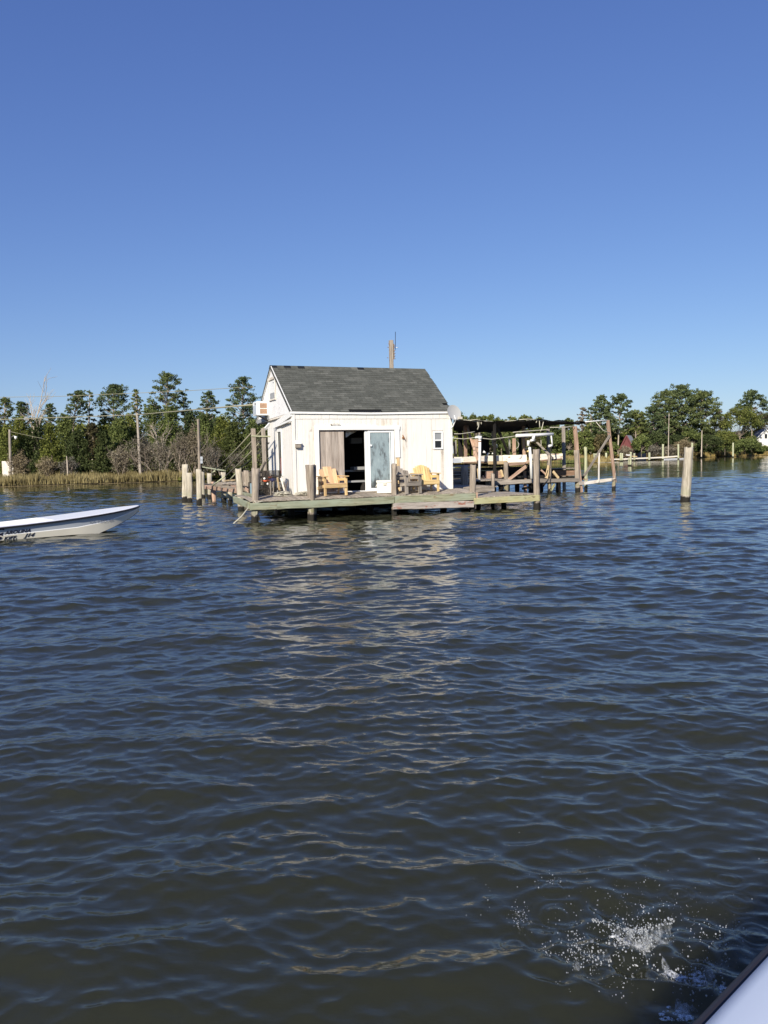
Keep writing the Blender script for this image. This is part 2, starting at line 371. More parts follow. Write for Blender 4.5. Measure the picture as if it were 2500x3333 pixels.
M_['dark_leaf'] = leaf('dark_leaf', (.014, .019, .009), (.034, .043, .019), (.066, .077, .034))
M_['gold_leaf'] = leaf('gold_leaf', (.034, .042, .014), (.080, .090, .028), (.140, .138, .046))
M_['rust_leaf'] = leaf('rust_leaf', (.026, .026, .014), (.058, .052, .028), (.100, .078, .042))
M_['twig'] = leaf('twig', (.044, .036, .029), (.082, .069, .056), (.130, .114, .096), .1)
M_['marsh_blade'] = leaf('marsh_blade', (.070, .054, .025), (.130, .103, .052), (.200, .162, .086), .25)
M_['marsh_green'] = leaf('marsh_green', (.045, .048, .016), (.085, .090, .032), (.125, .126, .054), .25)
M_['bark'] = wood('bark', (.15, .12, .10), (.27, .23, .19), (.38, .33, .29))
M_['pale_bark'] = wood('pale_bark', (.26, .22, .18), (.42, .37, .31), (.55, .50, .43))

# ------------------------------------------------------------------ WATER
rng = np.random.default_rng(11)
m, nt, b, out = new_mat('water')
b.inputs['Base Color'].default_value = (.028, .0295, .0165, 1); b.inputs['Roughness'].default_value = .03; b.inputs['IOR'].default_value = 1.37
v = coords(nt, 'Object', (.55, 1.5, 1)); n = noise(nt, v, 8.0, 4, .55); v2 = coords(nt, 'Object', (1, 1.5, 1)); n2 = noise(nt, v2, 34.0, 3, .5)
b1 = N(nt, 'Bump'); b1.inputs['Distance'].default_value = .0032; b1.inputs['Strength'].default_value = 1; nt.links.new(n, b1.inputs['Height'])
b2 = N(nt, 'Bump'); b2.inputs['Distance'].default_value = .0010; b2.inputs['Strength'].default_value = 1; nt.links.new(n2, b2.inputs['Height']); nt.links.new(b1.outputs[0], b2.inputs['Normal'])
nt.links.new(b2.outputs[0], b.inputs['Normal'])
b.subsurface_method = 'BURLEY'; b.inputs['Subsurface Weight'].default_value = 1.0; b.inputs['Subsurface Radius'].default_value = (1.0, 1.0, .8); b.inputs['Subsurface Scale'].default_value = .8
M_['water'] = m

SPLASH = G(2075, 3050)
RIPPLES = [(G(2010 + dx, 2965 + dy), r0) for dx, dy, r0 in ((70, 0, .09), (-45, -25, .05), (375, -40, .06), (350, -110, .05), (440, 60, .08), (-50, 220, .07), (-250, 60, .06), (-330, 90, .05), (-190, 0, .07), (-215, -80, .05), (200, -60, .04))]
def build_water():
    r = [0.9]
    while r[-1] < 60: r.append(r[-1] * 1.0032 + .0005)
    while r[-1] < 300: r.append(r[-1] * 1.006)
    while r[-1] < 6000: r.append(r[-1] * 1.06)
    r = np.array(r)
    a1 = np.arange(-31, 31.001, .15); left = np.linspace(-180, -31, 45, endpoint=False); right = np.linspace(180, 31, 45, endpoint=False)[::-1]
    ang = np.radians(np.concatenate([left, a1, right[:-1]])); nA = len(ang); nR = len(r)
    R, A = np.meshgrid(r, ang, indexing='ij'); X = R * np.sin(A); Y = R * np.cos(A)
    dr = np.gradient(r)[:, None] * np.ones_like(R); da = np.abs(np.gradient(np.unwrap(ang)))[None, :] * R; sp = np.maximum(dr, da * .6)
    Z = np.zeros_like(X); DXo = np.zeros_like(X); DYo = np.zeros_like(X)
    # gusty patches: the chop is a little stronger in some areas than others
    def smooth(fx, fy, ph): return np.sin(X * fx + ph) * np.cos(Y * fy + ph * 1.7)
    patch = 1 + .22 * smooth(.31, .22, 1.) + .18 * smooth(.11, .13, 2.3) + .15 * smooth(.67, .41, 4.)
    far = 1 / (1 + (R / 70.) ** 2) * .35 + .65
    nW = 165
    lam = np.exp(rng.uniform(np.log(.07), np.log(3.2), nW))
    for i in range(nW):
        L = lam[i]; k = 2 * PI / L
        which = rng.random()
        mean = math.radians(200) if which < .55 else (math.radians(158) if which < .85 else math.radians(185))
        th = mean + rng.normal(0, math.radians(15 if L > .7 else 24))
        kx, ky = math.sin(th), math.cos(th)
        s = .0268 * (1.30 if L < .75 else (1.0 if L < 1.2 else .62)) * rng.uniform(.6, 1.3)
        amp = s / k; ph = rng.uniform(0, 2 * PI)
        # slow wobble of the crest lines so that they break up
        wob = .55 * np.sin((X * ky - Y * kx) * k * rng.uniform(.10, .22) + rng.uniform(0, 6)) + .5 * np.sin((X * kx + Y * ky) * k * rng.uniform(.06, .12) + rng.uniform(0, 6))
        env = .62 + .38 * np.sin((X * ky - Y * kx) * k * rng.uniform(.07, .16) + rng.uniform(0, 6))
        fade = np.clip((L / sp - 1.8) / 2.0, 0, 1)
        arg = k * (X * kx + Y * ky) + ph + wob
        c = np.cos(arg); sn = np.sin(arg)
        w = amp * fade * patch * far * env
        Z += w * sn; DXo += 1.3 * kx * w * c; DYo += 1.3 * ky * w * c
    # rings where drops have fallen
    for p, r0 in RIPPLES:
        d = np.hypot(X - p.x, Y - p.y); Z += .0020 * np.cos((d) * 2 * PI / .034) * np.exp(-((d - r0) / .045) ** 2) 
    # churned water round the splash
    d = np.hypot((X - SPLASH.x) , (Y - SPLASH.y + .1)); e = np.exp(-(d / .42) ** 2)
    for i in range(26):
        th = rng.uniform(0, 2 * PI); L = rng.uniform(.05, .22); k = 2 * PI / L
        Z += e * .26 / k * np.sin(k * (X * math.sin(th) + Y * math.cos(th)) + rng.uniform(0, 6)) * .5
    X2 = X + DXo; Y2 = Y + DYo
    co = np.stack([X2, Y2, Z], -1).reshape(-1, 3)
    idx = np.arange(nR * nA).reshape(nR, nA); nxt = np.roll(idx, -1, axis=1)
    q = np.stack([idx[:-1], idx[1:], nxt[1:], nxt[:-1]], -1).reshape(-1, 4)
    me = bpy.data.meshes.new('water'); me.vertices.add(len(co)); me.vertices.foreach_set('co', co.ravel())
    me.loops.add(q.size); me.loops.foreach_set('vertex_index', q.ravel().astype(np.int32))
    me.polygons.add(len(q)); me.polygons.foreach_set('loop_start', np.arange(0, q.size, 4, dtype=np.int32)); me.polygons.foreach_set('loop_total', np.full(len(q), 4, np.int32))
    me.update(calc_edges=True); me.polygons.foreach_set('use_smooth', np.ones(len(q), bool))
    o = mobj('water', me, ID, None, M_['water']); tag(o, kind='structure')
build_water()

# ------------------------------------------------------------------ BANKS
SHORE = [Vector(p) for p in ((-260, -40, 0), (-150, 12, 0), (-80, 44, 0), (-31.3, 66.2, 0), (-18.2, 71.9, 0), (-15.0, 81, 0), (-8, 100, 0), (4, 128, 0), (14, 148, 0), (23, 158, 0), (28, 150, 0), (30.2, 131, 0), (32, 130, 0), (34, 148, 0), (41.5, 158, 0), (58, 170, 0), (93, 196, 0), (160, 240, 0), (420, 420, 0))]
m, nt, b, out = new_mat('marsh_ground')
v = coords(nt, 'Object'); n = noise(nt, v, .25, 6); nt.links.new(ramp(nt, n, [(.35, (.10, .075, .035)), (.6, (.17, .13, .06)), (.8, (.12, .12, .04))]), b.inputs['Base Color']); b.inputs['Roughness'].default_value = 1
M_['marsh_ground'] = m
mb = MB(); rows = []
for off, z in ((-.6, -.35), (.15, .12), (1.5, .30), (14, .5), (60, .9)):
    row = []
    for i, p in enumerate(SHORE):
        t = (SHORE[min(i + 1, len(SHORE) - 1)] - SHORE[max(i - 1, 0)]).normalized(); nrm = Vector((-t.y, t.x, 0))
        q = p + nrm * (off if off < 10 else 0) + Vector((0, off if off >= 10 else 0, 0)); row.append(Vector((q.x, q.y, z + random.uniform(-.05, .05))))
    rows.append(row)
rows.append([Vector((x * 7 if abs(x) > 100 else x * 12, 3500, 1.0)) for x in [p.x for p in SHORE]])
nS = len(SHORE)
mb.add([p for r_ in rows for p in r_], [(i * nS + j, i * nS + j + 1, (i + 1) * nS + j + 1, (i + 1) * nS + j) for i in range(len(rows) - 1) for j in range(nS - 1)], True)
tag(mb.build('marsh_ground', M_['marsh_ground'], None, ID), kind='structure')

def tri_mesh(name, co):                    # co: (n,3,3) loose triangles
    n = len(co); me = bpy.data.meshes.new(name); me.vertices.add(n * 3); me.vertices.foreach_set('co', co.reshape(-1).astype(np.float32))
    me.loops.add(n * 3); me.loops.foreach_set('vertex_index', np.arange(n * 3, dtype=np.int32))
    me.polygons.add(n); me.polygons.foreach_set('loop_start', np.arange(0, n * 3, 3, dtype=np.int32)); me.polygons.foreach_set('loop_total', np.full(n, 3, np.int32))
    me.update(calc_edges=True); return me
def along_shore(i0, i1, n, dmin, dmax):
    seg = SHORE[i0:i1 + 1]; L = np.array([(seg[i + 1] - seg[i]).length for i in range(len(seg) - 1)]); pick = rng.choice(len(L), n, p=L / L.sum()); t = rng.random(n)
    a = np.array([tuple(s) for s in seg]); d = a[1:] - a[:-1]; p = a[:-1][pick] + d[pick] * t[:, None]
    u = d / np.linalg.norm(d, axis=1)[:, None]; nr = np.stack([-u[:, 1], u[:, 0], 0 * u[:, 0]], 1)
    off = dmin + (dmax - dmin) * rng.random(n) ** 1.3; return p + nr[pick] * off[:, None], off
def blades(name, i0, i1, n, dmin, dmax, h, w, mat, z0=.1):
    p, off = along_shore(i0, i1, n, dmin, dmax)
    hh = h * rng.uniform(.72, 1.1, n) * (.8 + .2 * np.sin(p[:, 0] * .9) * np.cos(p[:, 1] * .7)) * (.8 + .2 * np.sin(p[:, 0] * 2.9 + p[:, 1] * 2.1)); ww = w * rng.uniform(.5, 1.3, n); an = rng.uniform(0, PI, n)
    lean = rng.normal(0, .16, (n, 2)) * hh[:, None]
    b0 = np.stack([np.cos(an) * ww, np.sin(an) * ww, 0 * ww], 1); p = p.copy(); p[:, 2] = z0
    top = p + np.stack([lean[:, 0], lean[:, 1], hh], 1)
    me = tri_mesh(name, np.stack([p - b0, p + b0, top], 1)); return tag(mobj(name, me, ID, None, mat), kind='stuff')
tag(blades('marsh_grass', 2, 6, 95000, -.1, 12, 1.10, .045, M_['marsh_blade']), 'tan and olive marsh grass along the left bank', 'marsh grass')
tag(blades('marsh_grass', 4, 5, 1500, -.25, .9, .6, .05, M_['marsh_green']), 'bright green fringe at the foot of the left marsh', 'marsh grass')
tag(blades('marsh_grass', 10, 13, 9000, 0, 3, .9, .12, M_['marsh_green']), 'yellow green marsh point beyond the open shelter', 'marsh grass')
tag(blades('marsh_grass', 6, 11, 30000, 0, 7, 1.1, .12, M_['marsh_blade']), 'tan marsh strip seen between the shelter posts', 'marsh grass')
tag(blades('marsh_grass', 13, 17, 60000, 0, 13, 1.35, .12, M_['marsh_blade']), 'brown marsh grass along the far right bank', 'marsh grass')

# ------------------------------------------------------------------ TREES
def rand_tris(c, size, up=.0, elong=1.0):
    """small leaf-sized triangles at points c with random orientation"""
    n = len(c); a = rng.normal(size=(n, 3)); a /= np.linalg.norm(a, axis=1)[:, None]; b_ = rng.normal(size=(n, 3)); b_[:, 2] += up
    b_ -= a * (a * b_).sum(1)[:, None]; b_ /= np.linalg.norm(b_, axis=1)[:, None]; s = size * rng.uniform(.6, 1.4, n)[:, None]
    return np.stack([c - a * s * .5, c + a * s * .5, c + b_ * s * elong], 1)
def clump(c, rx, rz, n, shell=.45):
    d = rng.normal(size=(n, 3)); d /= np.linalg.norm(d, axis=1)[:, None]; r = rng.random(n) ** shell
    lump = 1 + .25 * np.sin(d[:, 0] * 5 + c[0]) * np.cos(d[:, 1] * 4 + c[1]) + .18 * np.sin(d[:, 2] * 7)
    return np.array(c) + d * (r * lump)[:, None] * np.array([rx, rx, rz])
def tree_mesh(kind, H, W, size, dens=1.0, bare=.5):
    mb = MB(); leaves = []; lean = rng.normal(0, .03, 2) * H; tr = .011 * H + .05
    def axis(z): t = z / H; return np.array([lean[0] * t * t * 1.5, lean[1] * t, z])
    if kind in ('pine', 'umbrella', 'scraggy'):
        tp = [axis(H * t) for t in (0, .2, .45, .7, .93)]
        mb.tube(tp, tr, 7, tr * .25)
        nC = {'pine': 54, 'umbrella': 44, 'scraggy': 20}[kind]
        for i in range(nC):
            t = (i + rng.random()) / nC
            if kind == 'umbrella': z = H * (bare + (1 - bare) * t ** .6); prof = math.sin(min(1, .35 + .75 * (1 - (z / H - bare) / (1 - bare))) * PI / 2)
            elif kind == 'pine': z = H * (bare + (1 - bare) * t); q = (z / H - bare) / (1 - bare); prof = (math.sin(PI * min(1, q * .82 + .18)) ** .7) * .95 + .05
            else: z = H * (bare + (1 - bare) * t); prof = rng.uniform(.4, 1)
            an = i * 2.4 + rng.uniform(-.5, .5); rr = W * prof * rng.uniform(.35, 1.0)
            if z > H * .95: rr *= .3
            c = axis(z) + np.array([math.cos(an) * rr, math.sin(an) * rr, 0]); c[2] = min(c[2], H - .25)
            z0 = axis(max(z - rr * .45 - .4, H * bare * .75)); mid = (z0 + c) / 2 - np.array([0, 0, .08 * rr])
            mb.tube([z0, mid, c - np.array([0, 0, .1])], .022 + .003 * H, 4, .014, cap=False)
            cr = W * rng.uniform(.15, .33) * (1.15 if kind == 'umbrella' else 1)
            n = int(210 * dens * (cr / (size * 6)) ** 1.7) + 26
            leaves.append(clump(c, cr, cr * rng.uniform(.28, .45), n))
            for _ in range(3):
                o = rng.normal(size=3) * cr * .75; o[2] *= .35; leaves.append(clump(c + o, cr * .42, cr * .25, n // 5))
    elif kind == 'cedar':
        mb.tube([axis(H * t) for t in (0, .5, .95)], tr, 6, tr * .2); nC = 46
        for i in range(nC):
            t = (i + .5) / nC; z = H * (.04 + .94 * t); prof = (1 - t) ** .75 * .95 + .08
            an = i * 2.4 + rng.uniform(-.6, .6); rr = W * prof * rng.uniform(.45, .92); cr = W * (.22 + .24 * (1 - t)) * rng.uniform(.8, 1.3)
            c = axis(z) + np.array([math.cos(an) * rr, math.sin(an) * rr, 0]); n = int(190 * dens * (cr / (size * 5)) ** 1.5) + 30
            leaves.append(clump(c, cr, cr * .75, n)); leaves.append(clump(c + np.array([math.cos(an) * cr * .7, math.sin(an) * cr * .7, cr * .5]), cr * .35, cr * .4, n // 4))
    elif kind == 'round':
        mb.tube([axis(H * t) for t in (0, .4, .8)], tr, 6, tr * .3); nC = 70
        for i in range(nC):
            d = rng.normal(size=3); d /= np.linalg.norm(d); d[2] = abs(d[2]) * 1.0 if rng.random() < .6 else d[2]
            cr = W * rng.uniform(.13, .30); c = axis(H * .55) + d * np.array([W * .82, W * .82, H * .42]) * rng.uniform(.75, 1.0)
            c[2] = max(c[2], H * .10); n = int(200 * dens * (cr / (size * 5)) ** 1.5) + 30
            if rng.random() < .4: mb.tube([axis(H * .35), c], .04, 4, .015, cap=False)
            leaves.append(clump(c, cr, cr * .72, n))
    elif kind in ('bare', 'dead'):
        def br(p, d, L, r_, dep):
            q = p + d * L; m_ = (p + q) / 2 + rng.normal(0, .05, 3) * L; mb.tube([p, m_, q], r_, 4, r_ * .55, cap=False)
            if dep <= 0: return
            for _ in range(4 if dep > 1 else 3):
                nd = d + rng.normal(0, .45, 3); nd[2] = abs(nd[2]) * .8 + .25; nd /= np.linalg.norm(nd); br(p + d * L * rng.uniform(.45, 1), nd, L * rng.uniform(.45, .75), r_ * .5, dep - 1)
        if kind == 'dead': br(np.zeros(3), np.array([.02, 0, 1.]), H * .62, tr * 1.1, 3)
        else:
            for _ in range(6): d = rng.normal(0, .3, 3); d[2] = 1; d /= np.linalg.norm(d); br(rng.normal(0, W * .25, 3) * np.array([1, 1, 0]), d, H * rng.uniform(.4, .55), .05, 2)
            c = clump((0, 0, H * .55), W, H * .45, int(2600 * dens), .5); c[:, 2] = np.maximum(c[:, 2], .2); leaves.append(c)
    me = mb.mesh('trunk')
    lf = None
    if leaves:
        pts = np.concatenate(leaves); el = {'pine': 1.1, 'umbrella': 1.1, 'scraggy': 1.3, 'cedar': .9, 'round': .8, 'bare': 3.2}.get(kind, 1)
        sz = size * (.30 if kind == 'bare' else 1)
        lf = tri_mesh('crown', rand_tris(pts, sz, .9 if kind in ('pine', 'umbrella', 'scraggy', 'bare') else .3, el))
    return me, lf
NAMES = {'pine': 'pine_tree', 'umbrella': 'pine_tree', 'scraggy': 'pine_tree', 'cedar': 'cedar_tree', 'round': 'broadleaf_tree', 'bare': 'bare_shrub', 'dead': 'dead_tree'}
CATS = {'pine': 'pine tree', 'umbrella': 'pine tree', 'scraggy': 'pine tree', 'cedar': 'cedar tree', 'round': 'tree', 'bare': 'shrub', 'dead': 'dead tree'}
def tree(kind, px, ytop, wpx, dist, label, leafm, group, size, dens=1.0, bare=.5, bark='bark', base=.4):
    top = DY(px, ytop, dist); b0 = G(px, 1600, 0); foot = Vector((top.x, top.y, base)); H = top.z - base; W = wpx * .5 / F_PX * dist
    tm, lm = tree_mesh(kind, H, W, size, dens, bare)
    Mx = Matrix.Translation(foot) @ Matrix.Rotation(random.uniform(0, 6.28), 4, 'Z')
    t = thing(NAMES[kind], label, CATS[kind], Mx, group)
    mobj('trunk', tm, Mx, t, M_[bark])
    if lm is not None: mobj('crown', lm, Mx, t, M_[leafm])
    return t
GL = 'pines rising over the left bank'; GC = 'cedars and low trees along the left bank'; GS = 'bare grey shrubs along the left bank'
for k, px, yt, w, d, lab, bare in (
    ('pine', 2, 1292, 72, 84, 'dark pine cut off by the left edge of the picture', .45),
    ('umbrella', 72, 1305, 62, 88, 'low broad pine behind the leafless tree at far left', .6),
    ('pine', 155, 1311, 58, 90, 'small airy pine between the leafless tree and the leaning two-tier pine', .62),
    ('umbrella', 218, 1269, 66, 84, 'pine with two separate crown tiers above the left end of the wires', .70),
    ('scraggy', 283, 1266, 58, 86, 'thin tall pine with sparse crown beside the umbrella shaped pine', .60),
    ('umbrella', 362, 1247, 112, 88, 'wide umbrella shaped pine, broadest crown left of the tallest pine', .60),
    ('pine', 447, 1263, 36, 86, 'narrow dark pine just above the left utility pole', .60),
    ('pine', 526, 1211, 124, 84, 'tallest pine of the left bank with round top knob', .52),
    ('scraggy', 602, 1274, 56, 86, 'little pine crown poking out right of the tallest left pine', .75),
    ('pine', 664, 1272, 84, 82, 'bushy pine above the middle utility pole', .50),
    ('pine', 782, 1225, 116, 78, 'dense dark pine beside the white gable of the cottage', .50)):
    tree(k, px, yt, w, d, lab, 'pine_leaf', GL, .12, .60, bare - .10)
tree('dead', 98, 1278, 40, 80, 'leafless pinkish dead tree standing out against the sky at far left', None, None, .15, bark='pale_bark')
tree('dead', 520, 1380, 40, 79, 'small bare tree amid the grey shrubs under the tallest pine', None, None, .15, bark='pale_bark')
for i, (px, yt, w, d, mt, lab) in enumerate((
    (-20, 1330, 80, 82, 'cedar_leaf', 'green cedar touching the left edge above the street lamp'),
    (20, 1378, 64, 78, 'cedar_leaf', 'cedar right behind the street lamp pole'),
    (62, 1352, 70, 80, 'cedar_leaf', 'cedar to the right of the street lamp'),
    (112, 1360, 84, 80, 'dark_leaf', 'very dark cedar below the leafless tree'),
    (165, 1372, 60, 77, 'cedar_leaf', 'lighter green cedar with a visible pale trunk at its foot'),
    (212, 1343, 84, 81, 'cedar_leaf', 'broad cedar under the two-tier pine'),
    (252, 1398, 74, 77, 'dark_leaf', 'low dark cedar right of the pale trunk'),
    (300, 1372, 62, 78, 'rust_leaf', 'olive brown tree under the thin sparse pine'),
    (338, 1398, 60, 77, 'dark_leaf', 'dark low cedar under the umbrella shaped pine'),
    (385, 1352, 84, 80, 'cedar_leaf', 'mid green cedar left of the left utility pole'),
    (432, 1338, 66, 82, 'cedar_leaf', 'cedar directly behind the left utility pole'),
    (490, 1310, 92, 84, 'cedar_leaf', 'tall cedar at the left flank of the tallest pine'),
    (553, 1318, 92, 83, 'cedar_leaf', 'broad cedar below the tallest pine'),
    (610, 1330, 78, 82, 'dark_leaf', 'dark cedar left of the middle utility pole'),
    (662, 1342, 80, 80, 'cedar_leaf', 'bright cedar behind the middle utility pole'),
    (712, 1350, 84, 78, 'cedar_leaf', 'green cedar midway between the middle utility pole and the cottage'),
    (764, 1368, 80, 76, 'dark_leaf', 'dark cedar behind the slanting ropes'),
    (818, 1362, 84, 76, 'cedar_leaf', 'cedar under the air conditioner of the cottage'),
    (865, 1350, 70, 80, 'cedar_leaf', 'cedar mostly hidden behind the cottage side wall'))):
    tree('cedar', px, yt + 6, w * 1.35, d, lab, mt, GC, .14, .80)
for px, yt, w, lab in ((60, 1470, 70, 'low bare shrub beside the street lamp pole'), (150, 1490, 60, 'bare shrub left of the pale trunk'), (225, 1492, 60, 'bare shrub right of the pale trunk'), (395, 1445, 70, 'bare shrub left of the left utility pole'), (462, 1402, 84, 'tallest grey bare shrub, just right of the left utility pole'),
    (520, 1425, 80, 'grey bare shrub in the gap between the two utility poles'), (590, 1400, 70, 'brownish bare shrub left of the middle utility pole'), (628, 1380, 50, 'narrow bare shrub rising at the middle utility pole'), (690, 1440, 76, 'grey shrub just right of the middle utility pole'), (770, 1455, 76, 'bare shrub behind the slanting ropes'), (840, 1420, 60, 'bare shrub between the two tall grey posts')):
    tree('bare', px, yt, w, 75.5, lab, 'twig', GS, .19, 1.0)
for px, lab in ((30, 'shadowy thicket at the foot of the far left trees'), (330, 'shadowy thicket under the umbrella pine'), (700, 'shadowy thicket behind the middle utility pole')):
    pass
# dark woods that close the gaps behind the single trees
def woods(name, x0, y0, x1, y1, n, h, size, mat, label):
    t = rng.random(n); dp = rng.random(n) * 9; x = x0 + (x1 - x0) * t; y = y0 + (y1 - y0) * t + dp
    hh = h * (.75 + .16 * np.sin(x * .55) + .10 * np.sin(x * 1.3 + 2)); z = .3 + hh * rng.random(n) ** .8
    me = tri_mesh(name, rand_tris(np.stack([x, y, z], 1), size, .3)); tag(mobj(name, me, ID, None, M_[mat]), label, 'woods', None, 'stuff')
woods('background_woods', -75, 76, -8, 92, 60000, 6.6, .34, 'cedar_leaf', 'dark mass of woods behind the left bank trees')
woods('background_woods', 16, 172, 62, 186, 46000, 8.2, .6, 'cedar_leaf', 'dark green woods behind the shelter')
woods('background_woods', 50, 182, 150, 236, 26000, 6.5, .9, 'dark_leaf', 'dark woods behind the far right bank')
GR = 'round topped trees behind the shelter'
for i, (px, yt, w, mt) in enumerate(((1500, 1341, 60, 'cedar_leaf'), (1545, 1345, 60, 'pine_leaf'), (1590, 1341, 64, 'cedar_leaf'), (1632, 1345, 52, 'pine_leaf'), (1668, 1352, 50, 'cedar_leaf'), (1708, 1348, 64, 'pine_leaf'), (1752, 1358, 56, 'cedar_leaf'), (1795, 1368, 50, 'dark_leaf'), (1845, 1357, 44, 'pine_leaf'))):
    lab = ['round green tree just right of the satellite dish', 'dark rounded tree top, second from the satellite dish', 'light green rounded tree above the left half of the tarp', 'small dark tree top above the tarp', 'low green tree above the middle of the tarp', 'broad rounded tree above the dangling ropes of the tarp', 'low tree where the skyline dips toward the right', 'lowest tree of the skyline behind the tarp', 'small round pine just left of the end post'][i]
    tree('round', px, yt, w * 1.3, 166, lab, mt, GR, .34, .95)
for i, (px, yt, w, mt) in enumerate(((1520, 1400, 80, 'cedar_leaf'), (1590, 1410, 80, 'dark_leaf'), (1660, 1415, 80, 'cedar_leaf'), (1730, 1410, 80, 'rust_leaf'), (1790, 1405, 80, 'cedar_leaf'), (1850, 1400, 80, 'cedar_leaf'), (1905, 1400, 70, 'cedar_leaf'), (1960, 1410, 70, 'rust_leaf'), (1992, 1440, 46, 'cedar_leaf'))):
    lab = ['scrubby tree seen between the left shelter posts', 'dark bush seen under the left half of the tarp', 'bush seen just left of the big square piling', 'brownish bush behind the white pipe elbow', 'bush seen between the pipe and the shaded post', 'green bush left of the end post', 'green bush seen through the end brace', 'brownish bush right behind the end post', 'low bush left of the red shed'][i]
    tree('round', px, yt, w, 160, lab, mt, 'bushes along the far bank behind the shelter', .34, .9)
GF = 'trees on the far right bank'
for k, px, yt, w, d, lab, mt, bare, dn in (
    ('scraggy', 1889, 1327, 34, 168, 'thin grey green sapling left of the twin pines', 'twig', .4, .5),
    ('scraggy', 1922, 1326, 40, 168, 'second thin sapling right against the twin pines', 'pine_leaf', .4, .5),
    ('pine', 1948, 1288, 66, 172, 'left of the twin dark pines near the end post', 'pine_leaf', .35, 1),
    ('pine', 2012, 1282, 84, 172, 'right of the twin dark pines, with long pale trunk', 'pine_leaf', .42, 1),
    ('umbrella', 2068, 1336, 60, 174, 'low spreading pine above the red shed', 'pine_leaf', .45, 1),
    ('pine', 2128, 1322, 80, 178, 'lower left shoulder of the huge domed pine', 'pine_leaf', .3, 1),
    ('pine', 2168, 1274, 110, 184, 'left half of the huge domed pine group', 'pine_leaf', .35, 1),
    ('pine', 2225, 1255, 130, 186, 'highest crown of the huge domed pine group', 'pine_leaf', .35, 1.1),
    ('pine', 2282, 1276, 120, 184, 'right side of the huge domed pine group', 'pine_leaf', .35, 1.1),
    ('round', 2340, 1328, 56, 186, 'brownish thin tree between the domed pines and the golden tree', 'twig', .3, .9),
    ('round', 2410, 1316, 120, 180, 'large yellow green tree left of the white house', 'gold_leaf', .3, 1.3),
    ('pine', 2450, 1272, 96, 196, 'tall pine behind the yellow green tree', 'pine_leaf', .45, 1),
    ('round', 2496, 1340, 70, 205, 'reddish brown tree behind the white house', 'rust_leaf', .3, 1.1)):
    tree(k, px, yt, w * 1.15, d, lab, mt, GF, .27, dn * .62, bare, 'pale_bark' if 'pale' in lab else 'bark')
for px, yt, w, d, lab, mt in (
    (2088, 1416, 66, 157, 'green bush hugging the right side of the red shed', 'cedar_leaf'), (2140, 1408, 90, 170, 'bush below the left shoulder of the domed pines', 'dark_leaf'),
    (2200, 1415, 90, 172, 'dark bush below the domed pines', 'dark_leaf'), (2250, 1400, 90, 176, 'bush behind the pale snag', 'cedar_leaf'), (2312, 1418, 84, 172, 'very dark cedar bush right of the pale snag', 'dark_leaf'),
    (2360, 1400, 90, 178, 'olive bush at the foot of the golden tree', 'gold_leaf'), (2425, 1432, 110, 176, 'low rounded hedge in front of the white house', 'cedar_leaf'), (2478, 1452, 60, 178, 'small hedge at the right edge below the white house', 'cedar_leaf')):
    tree('round', px, yt, w, d, lab, mt, 'bushes on the far right bank', .28, .75)
for px, yt, w, lab in ((2036, 1454, 46, 'bare shrub in front of the red shed'), (2130, 1450, 60, 'bare shrub between the short stakes'), (2228, 1428, 60, 'feathery bare bush behind the big lone piling'), (2180, 1452, 50, 'bare shrub at the foot of the pale dead trunk')):
    tree('bare', px, yt, w, 166 if px > 2100 else 156, lab, 'twig', 'bare shrubs on the far right bank', .34, 1.0)
def snag(px0, y0, px1, y1, d, r_, label, mat='pale_bark'):
    a = DY(px0, y0, d); c = DY(px1, y1, d); o = pile('tree_snag', (a.x, a.y, .3), (c.x, c.y, c.z), r_, M_[mat], None, ID, int(px0), r * .6 if False else r_ * .55); tag(o, label, 'tree snag'); return o
snag(2175, 1452, 2178, 1346, 164, .115, 'pale leafless trunk in front of the domed pines')
snag(2283, 1462, 2285, 1401, 164, .13, 'short pale broken trunk right of the domed pines')
snag(184, 1528, 185, 1478, 77, .15, 'thick pale trunk below the light green cedar')
snag(219, 1536, 217, 1484, 74, .08, 'thin pale stake like trunk in the left marsh')
snag(302, 1530, 301, 1494, 77, .13, 'pale trunk below the thin sparse pine')
snag(300, 1475, 300, 1432, 78, .14, 'pale upright trunk among the branches below the thin sparse pine')

# ------------------------------------------------------------------ far right: shed, white house, poles, pilings, boom
def gable_house(name, label, foot, ang, w, l, hw, hr, wallm, roofm, ov=.4, win=()):
    Mh = Matrix.Translation(foot) @ Matrix.Rotation(ang, 4, 'Z'); t = thing(name, label, 'house' if 'house' in name else 'shed', Mh)
    mb = MB(); mb.prism([(-w/2, 0, 0), (w/2, 0, 0), (w/2, 0, hw), (0, 0, hr), (-w/2, 0, hw)], (0, l, 0)); wl = mb.build('wall', wallm, t, Mh)
    for sgn in (-1, 1):
        m2 = MB(); a = Vector((0, -ov, hr + .12)); d = Vector((sgn * (w/2 + ov), -ov, hw - (hr - hw) * ov / (w / 2) + .12)); L = Vector((0, l + 2 * ov, 0)); th = Vector((0, 0, -.12))
        m2.prism([a, d, d + th, a + th], L); m2.build('roof', roofm, t, Mh)
    for sgn in (-1, 1):
        m2 = MB(); m2.bar((0, -ov - .03, hr + .02), (sgn * (w/2 + ov), -ov - .03, hw - (hr - hw) * ov / (w / 2) + .02), .06, .26); m2.build('rake_board', M_['white_trim'] if 'house' in name else M_['red_wood'], t, Mh)
    for (x0, z0, x1, z1, mt) in win:
        m2 = MB(); m2.box((x0, -.05, z0), (x1, .02, z1)); f = m2.build('window', M_['white_trim'], t, Mh)
        m2 = MB(); m2.box((x0 + .1, -.08, z0 + .1), (x1 - .1, -.05, z1 - .1)); m2.build('pane', M_['dark_glass'], f, Mh)
    return t
